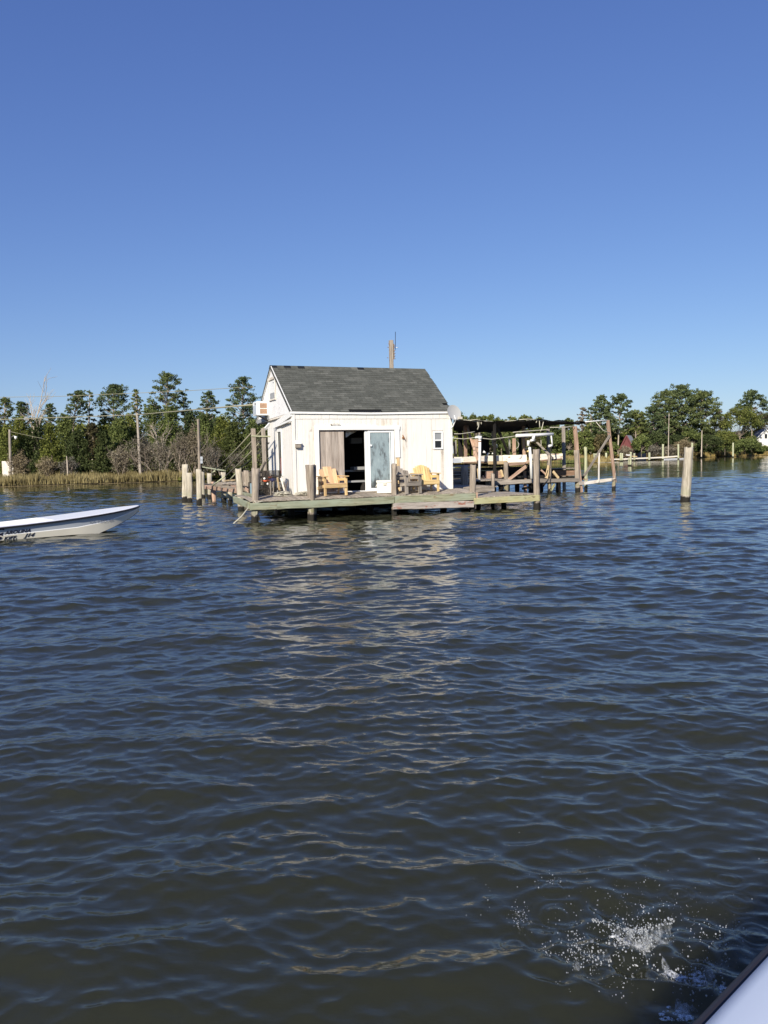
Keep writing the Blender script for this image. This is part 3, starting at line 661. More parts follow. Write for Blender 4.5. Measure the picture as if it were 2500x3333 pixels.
a = DY(2483, 1460, 200); gable_house('white_house', 'small white gabled house at the right edge of the far bank', Vector((a.x + .6, a.y, .8)), math.radians(-10), 5.6, 9, 2.6, 5.6, M_['stone_white'], M_['slate'], win=((-1.5, .9, -.7, 2.5, 0), (.9, .9, 1.7, 2.5, 0), (-.3, 3.2, .5, 4.5, 0)))
a = DY(2040, 1460, 161); gable_house('red_shed', 'dark red board shed with grey tin roof half hidden by bushes', Vector((a.x, a.y, .6)), math.radians(-24), 2.6, 7, 1.6, 4.2, M_['red_wood'], M_['tin'], .25)
def far_pile(px, y0, y1, r_, label, mat='green_pile', grp=None, lean=0, dbl=False):
    f_ = G(px, y1); tp = DY(px + lean, y0, f_.y); t = pile('piling', (f_.x, f_.y, -.8), tp, r_, M_[mat], None, ID, px); tag(t, label, 'piling', grp); return t, f_, tp
GB = 'short pilings along the floating boom'
far_pile(1934, 1476, 1504, .17, 'first short piling of the boom, seen through the end brace', grp=GB)
far_pile(1941, 1476, 1505, .15, 'twin close behind the first short piling of the boom', grp=GB)
far_pile(1973, 1474, 1503, .18, 'short boom piling just left of the end post', grp=GB)
far_pile(2020, 1474, 1502, .17, 'short boom piling just right of the end post', grp=GB)
far_pile(2026, 1475, 1502, .15, 'twin behind the short piling right of the end post', grp=GB)
far_pile(2065, 1475, 1501, .17, 'short boom piling with a little crosspiece, right of the ragged stump', grp=GB)
far_pile(2114, 1473, 1500, .20, 'last short boom piling before the tall ones', grp=GB)
far_pile(2158, 1446, 1497, .18, 'leftmost of the three tall boom pilings', grp='tall pilings at the end of the boom')
far_pile(2208, 1446, 1495, .18, 'middle of the three tall boom pilings', grp='tall pilings at the end of the boom')
far_pile(2253, 1441, 1494, .18, 'tall boom piling just behind the big lone piling', grp='tall pilings at the end of the boom')
far_pile(2386, 1441, 1489, .16, 'slim solitary pole in the water toward the right edge')
far_pile(2475, 1453, 1466, .16, 'short stake in front of the white house')
mb = MB(); pts = [DY(px, py, G(px, 1504 - (px - 1800) * .0145).y + .3) for px, py in ((1800, 1499), (1870, 1497.5), (1934, 1496), (1973, 1495.5), (2020, 1494.5), (2065, 1492.5), (2114, 1490.5), (2158, 1488.5), (2206, 1485))]
for i in range(len(pts) - 1): mb.bar(pts[i], pts[i + 1], .25, .24)
tag(mb.build('floating_boom', M_['beige'], None, ID), 'long pale boom lying between the far short pilings', 'boom')
mb = MB(); mb.bar(G(2160, 1495, .1), G(2252, 1491.5, .1), .3, .25); tag(mb.build('floating_log', M_['white_trim'], None, ID), 'short white float lying between the three tall boom pilings', 'float')
mb = MB(); mb.bar(DY(2058, 1485, 140), DY(2074, 1486, 140), .1, .16); tag(mb.build('crosspiece', M_['yellow_wood'], None, ID), 'small pale crosspiece nailed on a short boom piling', 'plank')
for x0, x1, y0, y1, lab in ((2034, 2056, 1473, 1484, 'left of two weathered timber bulkheads on the far marsh edge'), (2079, 2101, 1474, 1484, 'right of two weathered timber bulkheads on the far marsh edge')):
    a = DY(x0, y1, 162); c = DY(x1, y1, 162); tp = DY(x0, y0, 162)
    t = thing('timber_bulkhead', lab, 'bulkhead', Matrix.Translation(a), 'weathered bulkheads on the far bank')
    for i in range(5):
        q = a.lerp(c, i / 4); mb = MB(); mb.box((q.x - .18, q.y, 0), (q.x + .18, q.y + .25, tp.z + random.uniform(-.2, .15))); mb.build('plank', M_['grey_wood'], t, ID)
# ragged stump with a gull-like splinter, out in the water before the boom
f_ = G(2051, 1517); t = thing('broken_piling', 'ragged split piling with tilted broken top, out in front of the boom', 'piling', Matrix.Translation(f_))
tp = DY(2053, 1471, f_.y)
pile('core', (f_.x, f_.y, -.8), tp, .16, M_['green_pile'], t, ID, 5, .13)
pile('core', (f_.x - .16, f_.y + .05, -.8), DY(2046, 1490, f_.y), .11, M_['green_pile'], t, ID, 6, .06)
mb = MB(); q = DY(2047, 1482, f_.y); mb.ball(q, .26, 8, 6, (1.15, .6, .42)); mb.ball(q + Vector((-.26, -.02, .04)), .12, 8, 6, (1.1, .8, .8)); mb.bar(q + Vector((.2, 0, 0)), q + Vector((.36, 0, .12)), .05, .1)
mb.build('splinter', M_['feather'], t, ID)

# utility poles and wires on the left bank
def upole(px0, y0, px1, y1, d, label, r_=.13, lamp=False):
    a = DY(px1, y1, d); c = DY(px0, y0, d); Mx = Matrix.Translation(Vector((a.x, a.y, .2))); t = thing('utility_pole', label, 'utility pole', Mx)
    pile('pole', (a.x, a.y, .2), c, r_, M_['pile_wood'] if False else M_['grey_wood'], t, ID, int(px0), r_ * .75, rot=.006); return t, c
upole(446, 1345, 458, 1535, 75, 'leaning wooden utility pole on the left bank carrying the long wire', .15)
t, c = upole(32, 1398, 33, 1535, 75, 'wooden pole with street lamp arm at far left', .14)
mb = MB(); a1 = DY(37, 1423, 75); a2 = DY(46, 1418, 75); a3 = DY(51, 1420, 75); mb.tube([a1, a2, a3], .04, 5); am = mb.build('lamp_arm', M_['metal'], t, ID)
mb = MB(); mb.tube([a3, a3 - Vector((0, 0, .28))], .15, 8, .09); mb.build('lamp_head', M_['white_float'], t, ID)
mb = MB(); q = DY(24, 1520, 76); mb.box((q.x - .5, q.y, .3), (q.x + .55, q.y + .1, q.z + .55)); tag(mb.build('notice_board', M_['worn_white'], None, ID), 'small pale board at the foot of the street lamp pole', 'board')
def wire(label, pts, r_, mat='old_rope', sag=.0):
    out_ = []
    for i in range(len(pts) - 1):
        for k in range(6):
            t_ = k / 6; p = pts[i].lerp(pts[i + 1], t_); p.z -= sag * 4 * t_ * (1 - t_); out_.append(p)
    out_.append(pts[-1]); mb = MB(); mb.tube(out_, r_, 5); return tag(mb.build('overhead_wire', M_[mat], None, ID), label, 'wire')
AC_E = HF @ S(835, 1330, 1.62)
wire('long wire from far left over the left pole to the air conditioner', [DY(-60, 1368, 75), DY(446, 1350, 75), HF @ Vector((1.5, 5.2, 3.95))], .035)
wire('upper wire crossing the pine tops', [DY(-60, 1294, 75), DY(195, 1290, 75), DY(575, 1274, 72), DY(806, 1260, 60), HF @ Vector((1.4, 5.4, 4.6))], .022)
wire('faint wire from the street lamp pole into the trees', [DY(34, 1405, 75), DY(150, 1430, 76)], .02)

# ------------------------------------------------------------------ COTTAGE
DZ = lambda v: .67 + .09 * max(0, min(v, 1.0))
U0, U1, VF, VB, VR = 1.62, 7.40, 1.0, 5.86, 3.43
ZE, ZR = 3.45, 5.16
cot = thing('cottage', 'white weathered one-room cottage on pilings with grey shingle roof', 'cottage', HF @ Matrix.Translation((U0, VF, .7)))
def clip_rects(x0, x1, z0, z1, holes):
    """split a board x0..x1, z0..z1 by window/door holes"""
    rects = [(x0, x1, z0, z1)]
    for (hx0, hx1, hz0, hz1) in holes:
        nr = []
        for (a, b_, c, d) in rects:
            if hx1 <= a or hx0 >= b_ or hz1 <= c or hz0 >= d: nr.append((a, b_, c, d)); continue
            if hx0 > a: nr.append((a, hx0, c, d)); a = hx0
            if hx1 < b_: nr.append((hx1, b_, c, d)); b_ = hx1
            if hz0 > c: nr.append((a, b_, c, hz0))
            if hz1 < d: nr.append((a, b_, hz1, d))
        rects = nr
    return [r_ for r_ in rects if r_[1] - r_[0] > .012 and r_[3] - r_[2] > .03]
DOOR = (P(1037, 1400, VF).x, P(1284, 1400, VF).x, .72, P(1160, 1399, VF).z)      # u0,u1,z0,z1
WIN = (P(1410, 1430, VF).x, P(1441, 1430, VF).x, P(1425, 1462, VF).z, P(1425, 1404, VF).z)
# backing wall (sheathing) with the openings, 3 cm behind the boards
mb = MB()
for (a, b_, c, d) in clip_rects(U0, U1, .66, ZE, [DOOR, WIN]): mb.box((a, VF + .02, c), (b_, VF + .10, d))
wall = mb.build('front_wall', M_['worn_white'], cot)
def siding(x0, x1, z0, z1, holes, wdt, parent, place_, mats, proud=0.0, th=.02):
    x = x0
    while x < x1 - .03:
        w = min(wdt * random.uniform(.92, 1.08), x1 - x)
        for (a, b_, c, d) in clip_rects(x, x + w, z0 + random.uniform(-.015, .01), z1, holes):
            p0, p1 = place_((a + b_) / 2, c), place_((a + b_) / 2, d)
            timber('board', p0, p1, (b_ - a) - .0035, th + random.uniform(-.004, .004), M_[random.choice(mats)], parent, HF, (0, 1, 0) if place_ is front_place else (1, 0, 0), wear=.0012)
        x += w
front_place = lambda x, z: Vector((x, VF + .008, z))
front_top = lambda x, z: Vector((x, VF - .004, z))
ZJ = P(1200, 1362, VF).z
CAS = (P(1023, 1400, VF).x, P(1300, 1400, VF).x, .72, P(1160, 1386, VF).z)
siding(U0, U1, .70, ZJ, [(CAS[0] + .02, CAS[1] - .02, 0, CAS[3] - .02), (WIN[0] - .03, WIN[1] + .03, WIN[2] - .03, WIN[3] + .03)], .185, wall, front_place, ['white_board', 'white_board', 'white_board', 'worn_white'])
_fp = front_place
def _top(x, z): return Vector((x, VF - .006, z))
front_save = front_place
x = U0 + .02
while x < U1 - .05:
    w = min(random.uniform(.24, .38), U1 - x)
    timber('board', _top(x + w / 2, ZJ - .012), _top(x + w / 2, ZE - .02), w - .006, .022, M_['white_board'], wall, HF, (0, 1, 0), wear=.0012); x += w
# corner boards
timber('corner_board', (U0 + .045, VF - .022, .70), (U0 + .045, VF - .022, ZE), .11, .022, M_['white_board'], cot, HF, (0, 1, 0), wear=.002)
timber('corner_board', (U1 - .05, VF - .022, .70), (U1 - .05, VF - .022, ZE), .10, .022, M_['white_board'], cot, HF, (0, 1, 0), wear=.002)
# side wall (left), slightly inset, with the half open door
US = U0 + .10
LD = (S(919, 1480, US).y, S(909, 1480, US).y, S(914, 1548, US).z, S(914, 1406, US).z)     # v0,v1,z0,z1 dark gap
VW = S(876, 1500, US).y
mb = MB()
for (a, b_, c, d) in clip_rects(VF + .1, VW, .7, 3.42, [LD]): mb.box((US, a, c), (US + .08, b_, d))
sw = mb.build('side_wall', M_['white_board'], cot)
y = VF + .02
while y < VW - .03:
    w = min(.26, VW - y)
    for (a, b_, c, d) in clip_rects(y, y + w, .70, 3.36, [(LD[0] - .05, LD[1] + .03, LD[2] - .03, LD[3] + .06)]):
        timber('board', (US - .012, (a + b_) / 2, c), (US - .012, (a + b_) / 2, d), (b_ - a) - .006, .02, M_['white_board'], sw, HF, (1, 0, 0), wear=.001)
    y += w
timber('door_casing', (US - .03, LD[0] - .05, LD[2]), (US - .03, LD[0] - .05, LD[3] + .06), .09, .03, M_['white_trim'], cot, HF, (1, 0, 0), wear=.001)
timber('door_casing', (US - .03, LD[1] + .05, LD[2]), (US - .03, LD[1] + .05, LD[3] + .06), .09, .03, M_['white_trim'], cot, HF, (1, 0, 0), wear=.001)
timber('door_casing', (US - .035, LD[0] - .08, LD[3] + .06), (US - .035, LD[1] + .09, LD[3] + .06), .03, .12, M_['white_trim'], cot, HF, wear=.001)
sdr = MB().box((US - .004, LD[0] - .02, LD[2] - .02), (US + .012, LD[1] + .02, LD[3] + .02)).build('dark_gap_panel', M_['dark_glass'], cot)  # dark panel in the door gap, standing for the unlit inside
MB().box((US - .010, LD[0] + .03, LD[2] + .08), (US - .006, LD[0] + .24, LD[2] + .62)).build('hanging_coat', M_['red_cloth'], sdr)
# sloping trim boards over the side door
for (x0_, y0_), (x1_, y1_), wd in (((950, 1345), (892, 1387), .20), ((950, 1367), (902, 1387), .07)):
    p0 = S(x0_, y0_, U0); p1 = S(x1_, y1_, U0); timber('trim_board', (U0 - .02, p0.y, p0.z), (U0 - .02, p1.y, p1.z), .035, wd, M_['white_trim'], cot, HF, wear=.002)
# rest of the shell: right wall, back wall, inner floor, so that the room is a dark closed box
mb = MB(); mb.box((U1 - .1, VF + .1, .7), (U1, VB - .1, ZE)); mb.build('side_wall', M_['white_board'], cot)
mb = MB(); mb.box((US + .1, VW - .08, .7), (U1 - .1, VW, ZE)); mb.build('back_wall', M_['white_board'], cot)
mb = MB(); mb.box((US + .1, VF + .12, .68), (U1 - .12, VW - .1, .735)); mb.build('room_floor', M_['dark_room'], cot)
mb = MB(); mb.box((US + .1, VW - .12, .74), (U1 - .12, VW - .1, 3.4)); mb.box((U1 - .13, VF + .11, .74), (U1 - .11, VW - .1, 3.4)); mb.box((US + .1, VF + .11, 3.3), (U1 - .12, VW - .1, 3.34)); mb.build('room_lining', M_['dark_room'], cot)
# loft gables
def zrake(v): return ZE + (ZR - ZE) * (v - VF + .05) / (VR - VF + .05) if v <= VR else ZR - (ZR - 3.36) * (v - VR) / (VB - VR)
for uu, nm in ((U0, 'gable_wall'), (U1 - .08, 'gable_wall')):
    mb = MB(); pl = [(uu, VF, ZE - .02), (uu, VB - .05, 3.30), (uu, VR, ZR - .06)]; mb.prism(pl, (.08, 0, 0)); gw = mb.build(nm, M_['peeling_white'], cot)
    if uu == U0: gable = gw
mb = MB(); mb.quad((U0, VF, ZE - .03), (U1, VF, ZE - .03), (U1, VB - .05, 3.29), (U0, VB - .05, 3.29)); mb.prism([(U0, VF, ZE - .031), (U1, VF, ZE - .031), (U1, VB - .05, 3.289), (U0, VB - .05, 3.289)], (0, 0, -.05)); mb.build('loft_floor', M_['worn_white'], cot)
for a, c in (((U0 - .025, VF - .05, ZE - .03), (U0 - .025, VR, ZR - .03)), ((U0 - .025, VB, 3.32), (U0 - .025, VR, ZR - .03))):
    mb = MB(); mb.bar(a, c, .03, .10); mb.build('rake_board', M_['white_trim'], cot)
timber('gable_batten', (U0 - .012, S(872, 1320, U0).y, 3.36), (U0 - .012, S(872, 1320, U0).y, 4.1), .10, .02, M_['white_trim'], cot, HF, (1, 0, 0), wear=.001)
timber('gable_foot_board', (U0 - .012, 3.9, 3.40), (U0 - .012, VB - .1, 3.32), .022, .14, M_['grey_paint'], cot, HF, wear=.001)
# loft window
wv0, wv1 = S(897, 1265, U0).y, S(879, 1265, U0).y; wz0, wz1 = S(887, 1300, U0).z, S(887, 1240, U0).z
win = MB().box((U0 - .02, wv0, wz0), (U0, wv1, wz1)).build('loft_window', M_['white_trim'], cot)
MB().box((U0 - .028, wv0 + .06, wz0 + .02), (U0 - .02, wv1 - .06, wz0 + .22)).build('pane', M_['grey_paint'], win)
MB().box((U0 - .028, wv0 + .12, wz0 + .55), (U0 - .02, wv0 + .28, wz1 - .06)).build('pane', M_['screen_glass'], win)
for vv in (wv0 - .03, wv1 + .03): timber('casing', (U0 - .03, vv, wz0 - .05), (U0 - .03, vv, wz1 + .05), .06, .03, M_['worn_white'], win, HF, (1, 0, 0), wear=.002)
timber('casing', (U0 - .035, wv0 - .12, wz1 + .10), (U0 - .035, wv1 + .12, wz1 + .07), .03, .09, M_['worn_white'], win, HF, wear=.003)
timber('casing', (U0 - .035, wv0 - .06, wz0 - .02), (U0 - .035, wv1 + .06, wz0 - .02), .03, .04, M_['worn_white'], win, HF, wear=.003)

# roof: deck boards under, then shingle tabs in courses
roofL, roofR = U0 - .06, U1 + .02
ridgeR = P(1384, 1202, VR).x
SL = math.hypot(VR - (VF - .06), ZR - ZE); sv = (VR - VF + .06) / SL; sz = (ZR - ZE) / SL
mb = MB(); e0 = Vector((0, VF - .06, ZE)); r0 = Vector((0, VR, ZR))
mb.prism([(roofL, VF - .06, ZE - .025), (roofR, VF - .06, ZE - .025), (ridgeR, VR, ZR - .01), (roofL, VR, ZR - .01)], (0, .02, -.05)); roof = mb.build('roof', M_['black'], cot)
mb = MB(); mb.prism([(roofL, VB + .02, 3.34), (roofR, VB + .02, 3.34), (ridgeR, VR, ZR), (roofL, VR, ZR)], (0, -.02, -.05)); rb = mb.build('rear_roof', M_['shingle'], cot)
NROW = 22; EXP = SL / NROW; TAB = .292
sm = bpy.data.meshes.new('shingle')
_m = MB(); _m.box((0, -EXP * .0, -.004), (TAB - .008, EXP * 1.04, .004)); _m.v = [Vector((v_.x, v_.y, v_.z + (.006 if v_.y < EXP * .5 else -.003))) for v_ in _m.v]
sm = _m.mesh('shingle'); sm.materials.append(M_['shingle'])
slopeM = Matrix(((1, 0, 0, 0), (0, sv, -sz, 0), (0, sz, sv, 0), (0, 0, 0, 1)))
rest = MB(); ntab = 0; rndr = random.Random(3)
for k in range(NROW):
    s0 = k * EXP; uend = roofR + (ridgeR - roofR) * (s0 / SL)
    x = roofL - (TAB / 2 if k % 2 else 0) - (.05 * rndr.random())
    while x < uend - .02:
        a = max(x, roofL - .015); e = min(x + TAB - .008, uend + .015); x += TAB
        if e - a < .03: continue
        cu = (a + e) / 2
        pxm = (cu - U0) / (U1 - U0)
        if k == 0 and .33 < pxm < .52: continue         # torn-off tabs above the door
        if k == 3 and cu > uend - .25: continue
        sag = -.02 * math.sin(PI * min(1, max(0, (cu - roofL) / (ridgeR - roofL)))) * (1 - s0 / SL)
        Mt = HF @ Matrix.Translation((a, VF - .06 + sv * s0, ZE + sz * s0 + .012 + sag)) @ slopeM @ Matrix.Rotation(rndr.gauss(0, .004), 4, 'Z') @ Matrix.Rotation(rndr.gauss(0, .004), 4, 'X')
        full = abs((e - a) - (TAB - .008)) < .02
        if ntab < 300:
            if full: me = sm
            else:
                mm = MB(); mm.box((0, 0, -.004), (e - a, EXP * 1.04, .004)); mm.v = [Vector((v_.x, v_.y, v_.z + (.006 if v_.y < EXP * .5 else -.003))) for v_ in mm.v]; me = mm.mesh('shingle'); me.materials.append(M_['shingle'])
            mobj('shingle', me, Mt, roof, None); ntab += 1
        else:
            q = MB(); q.box((0, 0, -.004), (e - a, EXP * 1.04, .004)); q.v = [Vector((v_.x, v_.y, v_.z + (.006 if v_.y < EXP * .5 else -.003))) for v_ in q.v]
            Mi = HF.inverted() @ Mt; rest.add([Mi @ v_ for v_ in q.v], q.f)
# remaining upper courses joined; tone varies per island
m2 = M_['shingle'].copy(); m2.name = 'shingle_upper'; nt = m2.node_tree; ge = N(nt, 'NewGeometry')
for l in list(nt.links):
    if l.from_node.type == 'OBJECT_INFO' and l.to_node.type == 'VALTORGB': nt.links.new(ge.outputs['Random Per Island'], l.to_socket)
o = rest.build('upper_shingles', m2, roof); o['kind'] = 'stuff'
x = roofL
while x < ridgeR - .02:
    w = min(.25, ridgeR - x); dk = random.random() < .12
    for sgn in (1, -1):
        pass
    mm = MB(); mm.prism([(x, VR - .13, ZR - .07), (x, VR, ZR + .035), (x, VR + .13, ZR - .07), (x, VR + .13, ZR - .085), (x, VR, ZR + .015), (x, VR - .13, ZR - .085)], (w - .008, 0, 0)); mm.build('ridge_cap', M_['black'] if dk else M_['shingle'], roof); x += w
# eave fascia and thin lip
timber('eave_board', (roofL - .01, VF - .05, ZE - .035), (4.35, VF - .05, ZE - .065), .03, .07, M_['white_trim'], cot, HF, wear=.002)
timber('eave_board', (4.36, VF - .05, ZE - .065), (roofR, VF - .05, ZE - .025), .03, .07, M_['white_trim'], cot, HF, wear=.002)

# --- sliding door assembly on the front wall
dzb = .745
door = thing_parent = cot
u0, u1, z1 = DOOR[0], DOOR[1], DOOR[3]; cw0, cw1, cz = CAS[0], CAS[1], CAS[3]
timber('door_casing', ((u0 + cw0) / 2, VF - .03, .72), ((u0 + cw0) / 2, VF - .03, cz), u0 - cw0, .03, M_['white_trim'], cot, HF, (0, 1, 0), wear=.0015)
zbr = P(1290, 1489, VF).z
timber('door_casing', ((u1 + cw1) / 2, VF - .03, zbr), ((u1 + cw1) / 2 - .02, VF - .03, cz), cw1 - u1, .03, M_['white_trim'], cot, HF, (0, 1, 0), wear=.002)
timber('door_stud', ((u1 + cw1) / 2 + .03, VF - .012, .72), ((u1 + cw1) / 2 + .02, VF - .012, zbr + .05), .10, .03, M_['yellow_wood'], cot, HF, (0, 1, 0), wear=.002)
timber('door_casing', (cw0, VF - .034, (z1 + cz) / 2), (cw1, VF - .034, (z1 + cz) / 2 - .01), .03, cz - z1, M_['white_trim'], cot, HF, wear=.0015)
timber('door_header', (u0, VF + .03, z1 - .01), (u1, VF + .03, z1 - .01), .05, .035, M_['brown_wood'], cot, HF, wear=.001)
timber('door_sill', (u0, VF - .01, .785), (u1, VF - .01, .785), .16, .05, M_['white_trim'], cot, HF, wear=.002)
timber('step_plank', (P(1130, 1600, .9).x, VF - .16, .765), (P(1230, 1600, .9).x, VF - .16, .765), .20, .05, M_['grey_wood'], cot, HF, wear=.004)
pu = P(1122, 1500, VF).x; xs = np.linspace(u0 + .01, pu, 5)
for i in range(4):
    timber('door_board', ((xs[i] + xs[i + 1]) / 2, VF + .045, .80), ((xs[i] + xs[i + 1]) / 2, VF + .045, z1 - .02), xs[1] - xs[0] - .007, .03, M_['plywood'], cot, HF, (0, 1, 0), wear=.001)
su0, su1, su2 = P(1190, 1500, VF).x, P(1199, 1500, VF).x, P(1284, 1500, VF).x
sdoor = MB().box((su0, VF + .03, .80), (su1 - .01, VF + .09, z1 - .02)).box((su1, VF + .0, .80), (su1 + .085, VF + .05, z1 - .02)).box((su2 - .10, VF + .0, .80), (su2, VF + .05, z1 - .02)).box((su1 + .085, VF, z1 - .10), (su2 - .10, VF + .05, z1 - .02)).box((su1 + .085, VF, .80), (su2 - .10, VF + .05, .88)).build('sliding_door', M_['white_vinyl'], cot)
bevel(sdoor, .006)
gm = Matrix.Translation((0, 0, 0)); MB().box((su1 + .08, VF + .02, .87), (su2 - .095, VF + .028, z1 - .09)).build('glass_pane', M_['fogged_glass'], sdoor)
MB().box((su2 - .165, VF + .008, .88), (su2 - .135, VF + .02, z1 - .10)).build('inner_stile', M_['white_vinyl'], sdoor)
hp = P(1205, 1450, VF); MB().box((hp.x - .03, VF - .04, hp.z - .03), (hp.x + .05, VF, hp.z + .03)).build('handle', M_['white_vinyl'], sdoor)
# --- small double-hung window
wn = MB().box((WIN[0], VF - .03, WIN[2]), (WIN[0] + .055, VF + .03, WIN[3])).box((WIN[1] - .055, VF - .03, WIN[2]), (WIN[1], VF + .03, WIN[3])).box((WIN[0] + .055, VF - .03, WIN[2]), (WIN[1] - .055, VF + .03, WIN[2] + .05)).box((WIN[0] + .055, VF - .03, WIN[3] - .05), (WIN[1] - .055, VF + .03, WIN[3])).box((WIN[0] + .055, VF - .02, (WIN[2] + WIN[3]) / 2 - .02), (WIN[1] - .055, VF + .03, (WIN[2] + WIN[3]) / 2 + .025)).build('window', M_['white_vinyl'], cot)
wm_ = (WIN[2] + WIN[3]) / 2
MB().box((WIN[0] + .05, VF + .0, wm_ + .02), (WIN[1] - .05, VF + .008, WIN[3] - .045)).build('upper_pane', M_['screen_glass'], wn)
MB().box((WIN[0] + .05, VF + .012, WIN[2] + .045), (WIN[1] - .05, VF + .02, wm_ - .015)).build('lower_pane', M_['dark_glass'], wn)
# --- things seen in the dark room
rm = lambda px, py, v: P(px, py, v)
a = rm(1143, 1425, 2.6); c = rm(1179, 1443, 2.6)
tag(MB().box((a.x, 2.6, c.z), (c.x, 2.9, a.z)).build('storage_box', M_['grey_paint'], None), 'grey box high on the back wall inside the dark doorway', 'box')
tb = thing('work_table', 'low table standing in the dark room behind the doorway', 'table', HF @ Matrix.Translation((4.0, 2.2, .74)))
timber('tabletop', (3.4, 2.4, 1.46), (5.0, 2.4, 1.46), .7, .06, M_['grey_paint'], tb, HF, wear=.001)
for uu in (3.5, 4.9):
    for vv in (2.15, 2.65): timber('leg', (uu, vv, .74), (uu, vv, 1.43), .06, .06, M_['dark_room'], tb, HF, wear=.001)
tag(MB().box((4.05, 1.9, 1.495), (4.6, 2.3, 1.60)).build('storage_box', M_['grey_paint'], None), 'flat grey box on the table inside the dark doorway', 'box')
ck = thing('side_table', 'small pale crate top low in the dark doorway', 'table', HF @ Matrix.Translation((3.9, 1.6, .74)))
MB().box((3.55, 1.45, 1.08), (4.35, 1.75, 1.14)).build('top', M_['grey_paint'], ck); MB().box((3.62, 1.48, .74), (3.68, 1.7, 1.08)).box((4.2, 1.48, .74), (4.26, 1.7, 1.08)).build('leg', M_['dark_room'], ck)
a = rm(1124, 1404, 1.3); mb = MB(); mb.quad(rm(1125, 1410, 1.25), rm(1126, 1424, 1.3), rm(1142, 1414, 1.35), rm(1162, 1404, 1.4), rm(1126, 1403, 1.3)); mb.prism([rm(1125, 1411, 1.24), rm(1126, 1424, 1.29), rm(1142, 1414, 1.34), rm(1160, 1405, 1.39), rm(1127, 1404, 1.29)], (0, .02, 0))
tag(mb.build('hanging_cloth', M_['worn_white'], None), 'pale cloth corner hanging at the top of the dark doorway', 'cloth')

# --- hung on the walls: air conditioner, dish, lamp box, ornaments
a = S(875, 1352, U0); acv = a.y; acz = a.z
c = P(836, 1330, acv)
ac = thing('air_conditioner', 'boxy white window air conditioner jutting from the loft gable', 'air conditioner', HF @ Matrix.Translation((U0, acv, acz)))
acl = 1.62 - c.x
bd = MB().box((U0 - acl, acv, acz), (U0, acv + .62, acz + .50)).build('housing', M_['white_vinyl'], ac); bevel(bd, .02, 2)
for k in (0, 1):
    z0 = acz + .06 + k * .20
    g_ = MB().box((U0 - acl * .74, acv - .006, z0), (U0 - .06, acv, z0 + .175)).build('grille', M_['brown_grille'], ac)
    sl = MB()
    for j in range(6): sl.box((U0 - acl * .73, acv - .012, z0 + .012 + j * .027), (U0 - .065, acv - .006, z0 + .022 + j * .027))
    sl.build('louvre', M_['brown_grille'], g_)
MB().box((U0 - acl - .008, acv + .08, acz + .05), (U0 - acl, acv + .56, acz + .36)).build('end_panel', M_['gel_grey'], ac)
MB().box((U0 - acl - .010, acv + .08, acz + .38), (U0 - acl, acv + .30, acz + .45)).build('vent', M_['grey_paint'], ac)
MB().bar((U0, acv + .12, acz - .18), (U0 - acl * .8, acv + .12, acz - .01), .03, .05).build('bracket', M_['dark_wood'], ac)

dc = P(1478, 1343, .72)
dish = thing('satellite_dish', 'round pale grey satellite dish on the right front corner of the cottage', 'satellite dish', HF @ Matrix.Translation((U1, VF, dc.z - .5)))
mb = MB(); nseg = 28; vs = []; fs = []
dn = Vector((.10, -.93, .34)).normalized(); dx = Vector((0, 0, 1)).cross(dn).normalized(); dyv = dn.cross(dx)
for i in range(6):
    rr = .285 * i / 5
    for j in range(nseg):
        an = 2 * PI * j / nseg; vs.append(dc + dx * rr * math.cos(an) * .96 + dyv * rr * math.sin(an) + dn * (rr * rr * .55 - .03))
for i in range(5):
    for j in range(nseg): fs.append((i * nseg + j, i * nseg + (j + 1) % nseg, (i + 1) * nseg + (j + 1) % nseg, (i + 1) * nseg + j))
n0 = len(vs); vs += [v_ - dn * .012 for v_ in vs]; fs += [tuple(n0 + i for i in reversed(f_)) for f_ in fs]
mb.add(vs, fs, True); mb.build('reflector', M_['dish_grey'], dish)
mb = MB(); mb.tube([dc - dn * .02 - dyv * .1, dc - dyv * .27 - dn * .0, Vector((U1 + .02, VF - .05, dc.z - .46)), Vector((U1 - .06, VF - .02, dc.z - .55))], .02, 6); mb.build('mast', M_['white_vinyl'], dish)
lb = P(1497, 1361, .45); mb = MB(); mb.tube([dc - dyv * .27, lb], .012, 5); mb.build('feed_arm', M_['grey_paint'], dish)
mb = MB(); mb.box((lb.x - .07, lb.y - .04, lb.z - .04), (lb.x + .09, lb.y + .05, lb.z + .05)); bevel(mb.build('receiver', M_['beige'], dish), .01)
a = P(969, 1445, VF)
bx = thing('wall_box', 'small white topped box nailed near the left corner of the front wall', 'box', HF @ Matrix.Translation((a.x, VF, a.z)))
MB().box((a.x - .10, VF - .12, a.z - .12), (a.x + .08, VF - .012, a.z)).build('case', M_['grey_wood'], bx); MB().prism([(a.x - .11, VF - .14, a.z), (a.x + .10, VF - .14, a.z), (a.x + .07, VF - .02, a.z + .10), (a.x - .09, VF - .02, a.z + .10)], (0, 0, .015)).build('lid', M_['white_trim'], bx)
a = P(1094, 1385, VF - .05); mb = MB()
for j in range(9):
    an = PI * (j + .5) / 9; mb.bar(a + Vector((math.cos(an) * .07, 0, math.sin(an) * .035)), a + Vector((math.cos(an) * .165, 0, math.sin(an) * .085)), .008, .014)
fan = thing('shell_ornament', 'fan shaped worn shell ornament above the plank door', 'ornament', HF @ Matrix.Translation(a)); mb.build('ribs', M_['beige'], fan); MB().ball(a + Vector((-.17, 0, .03)), .028).build('knob', M_['grey_wood'], fan)
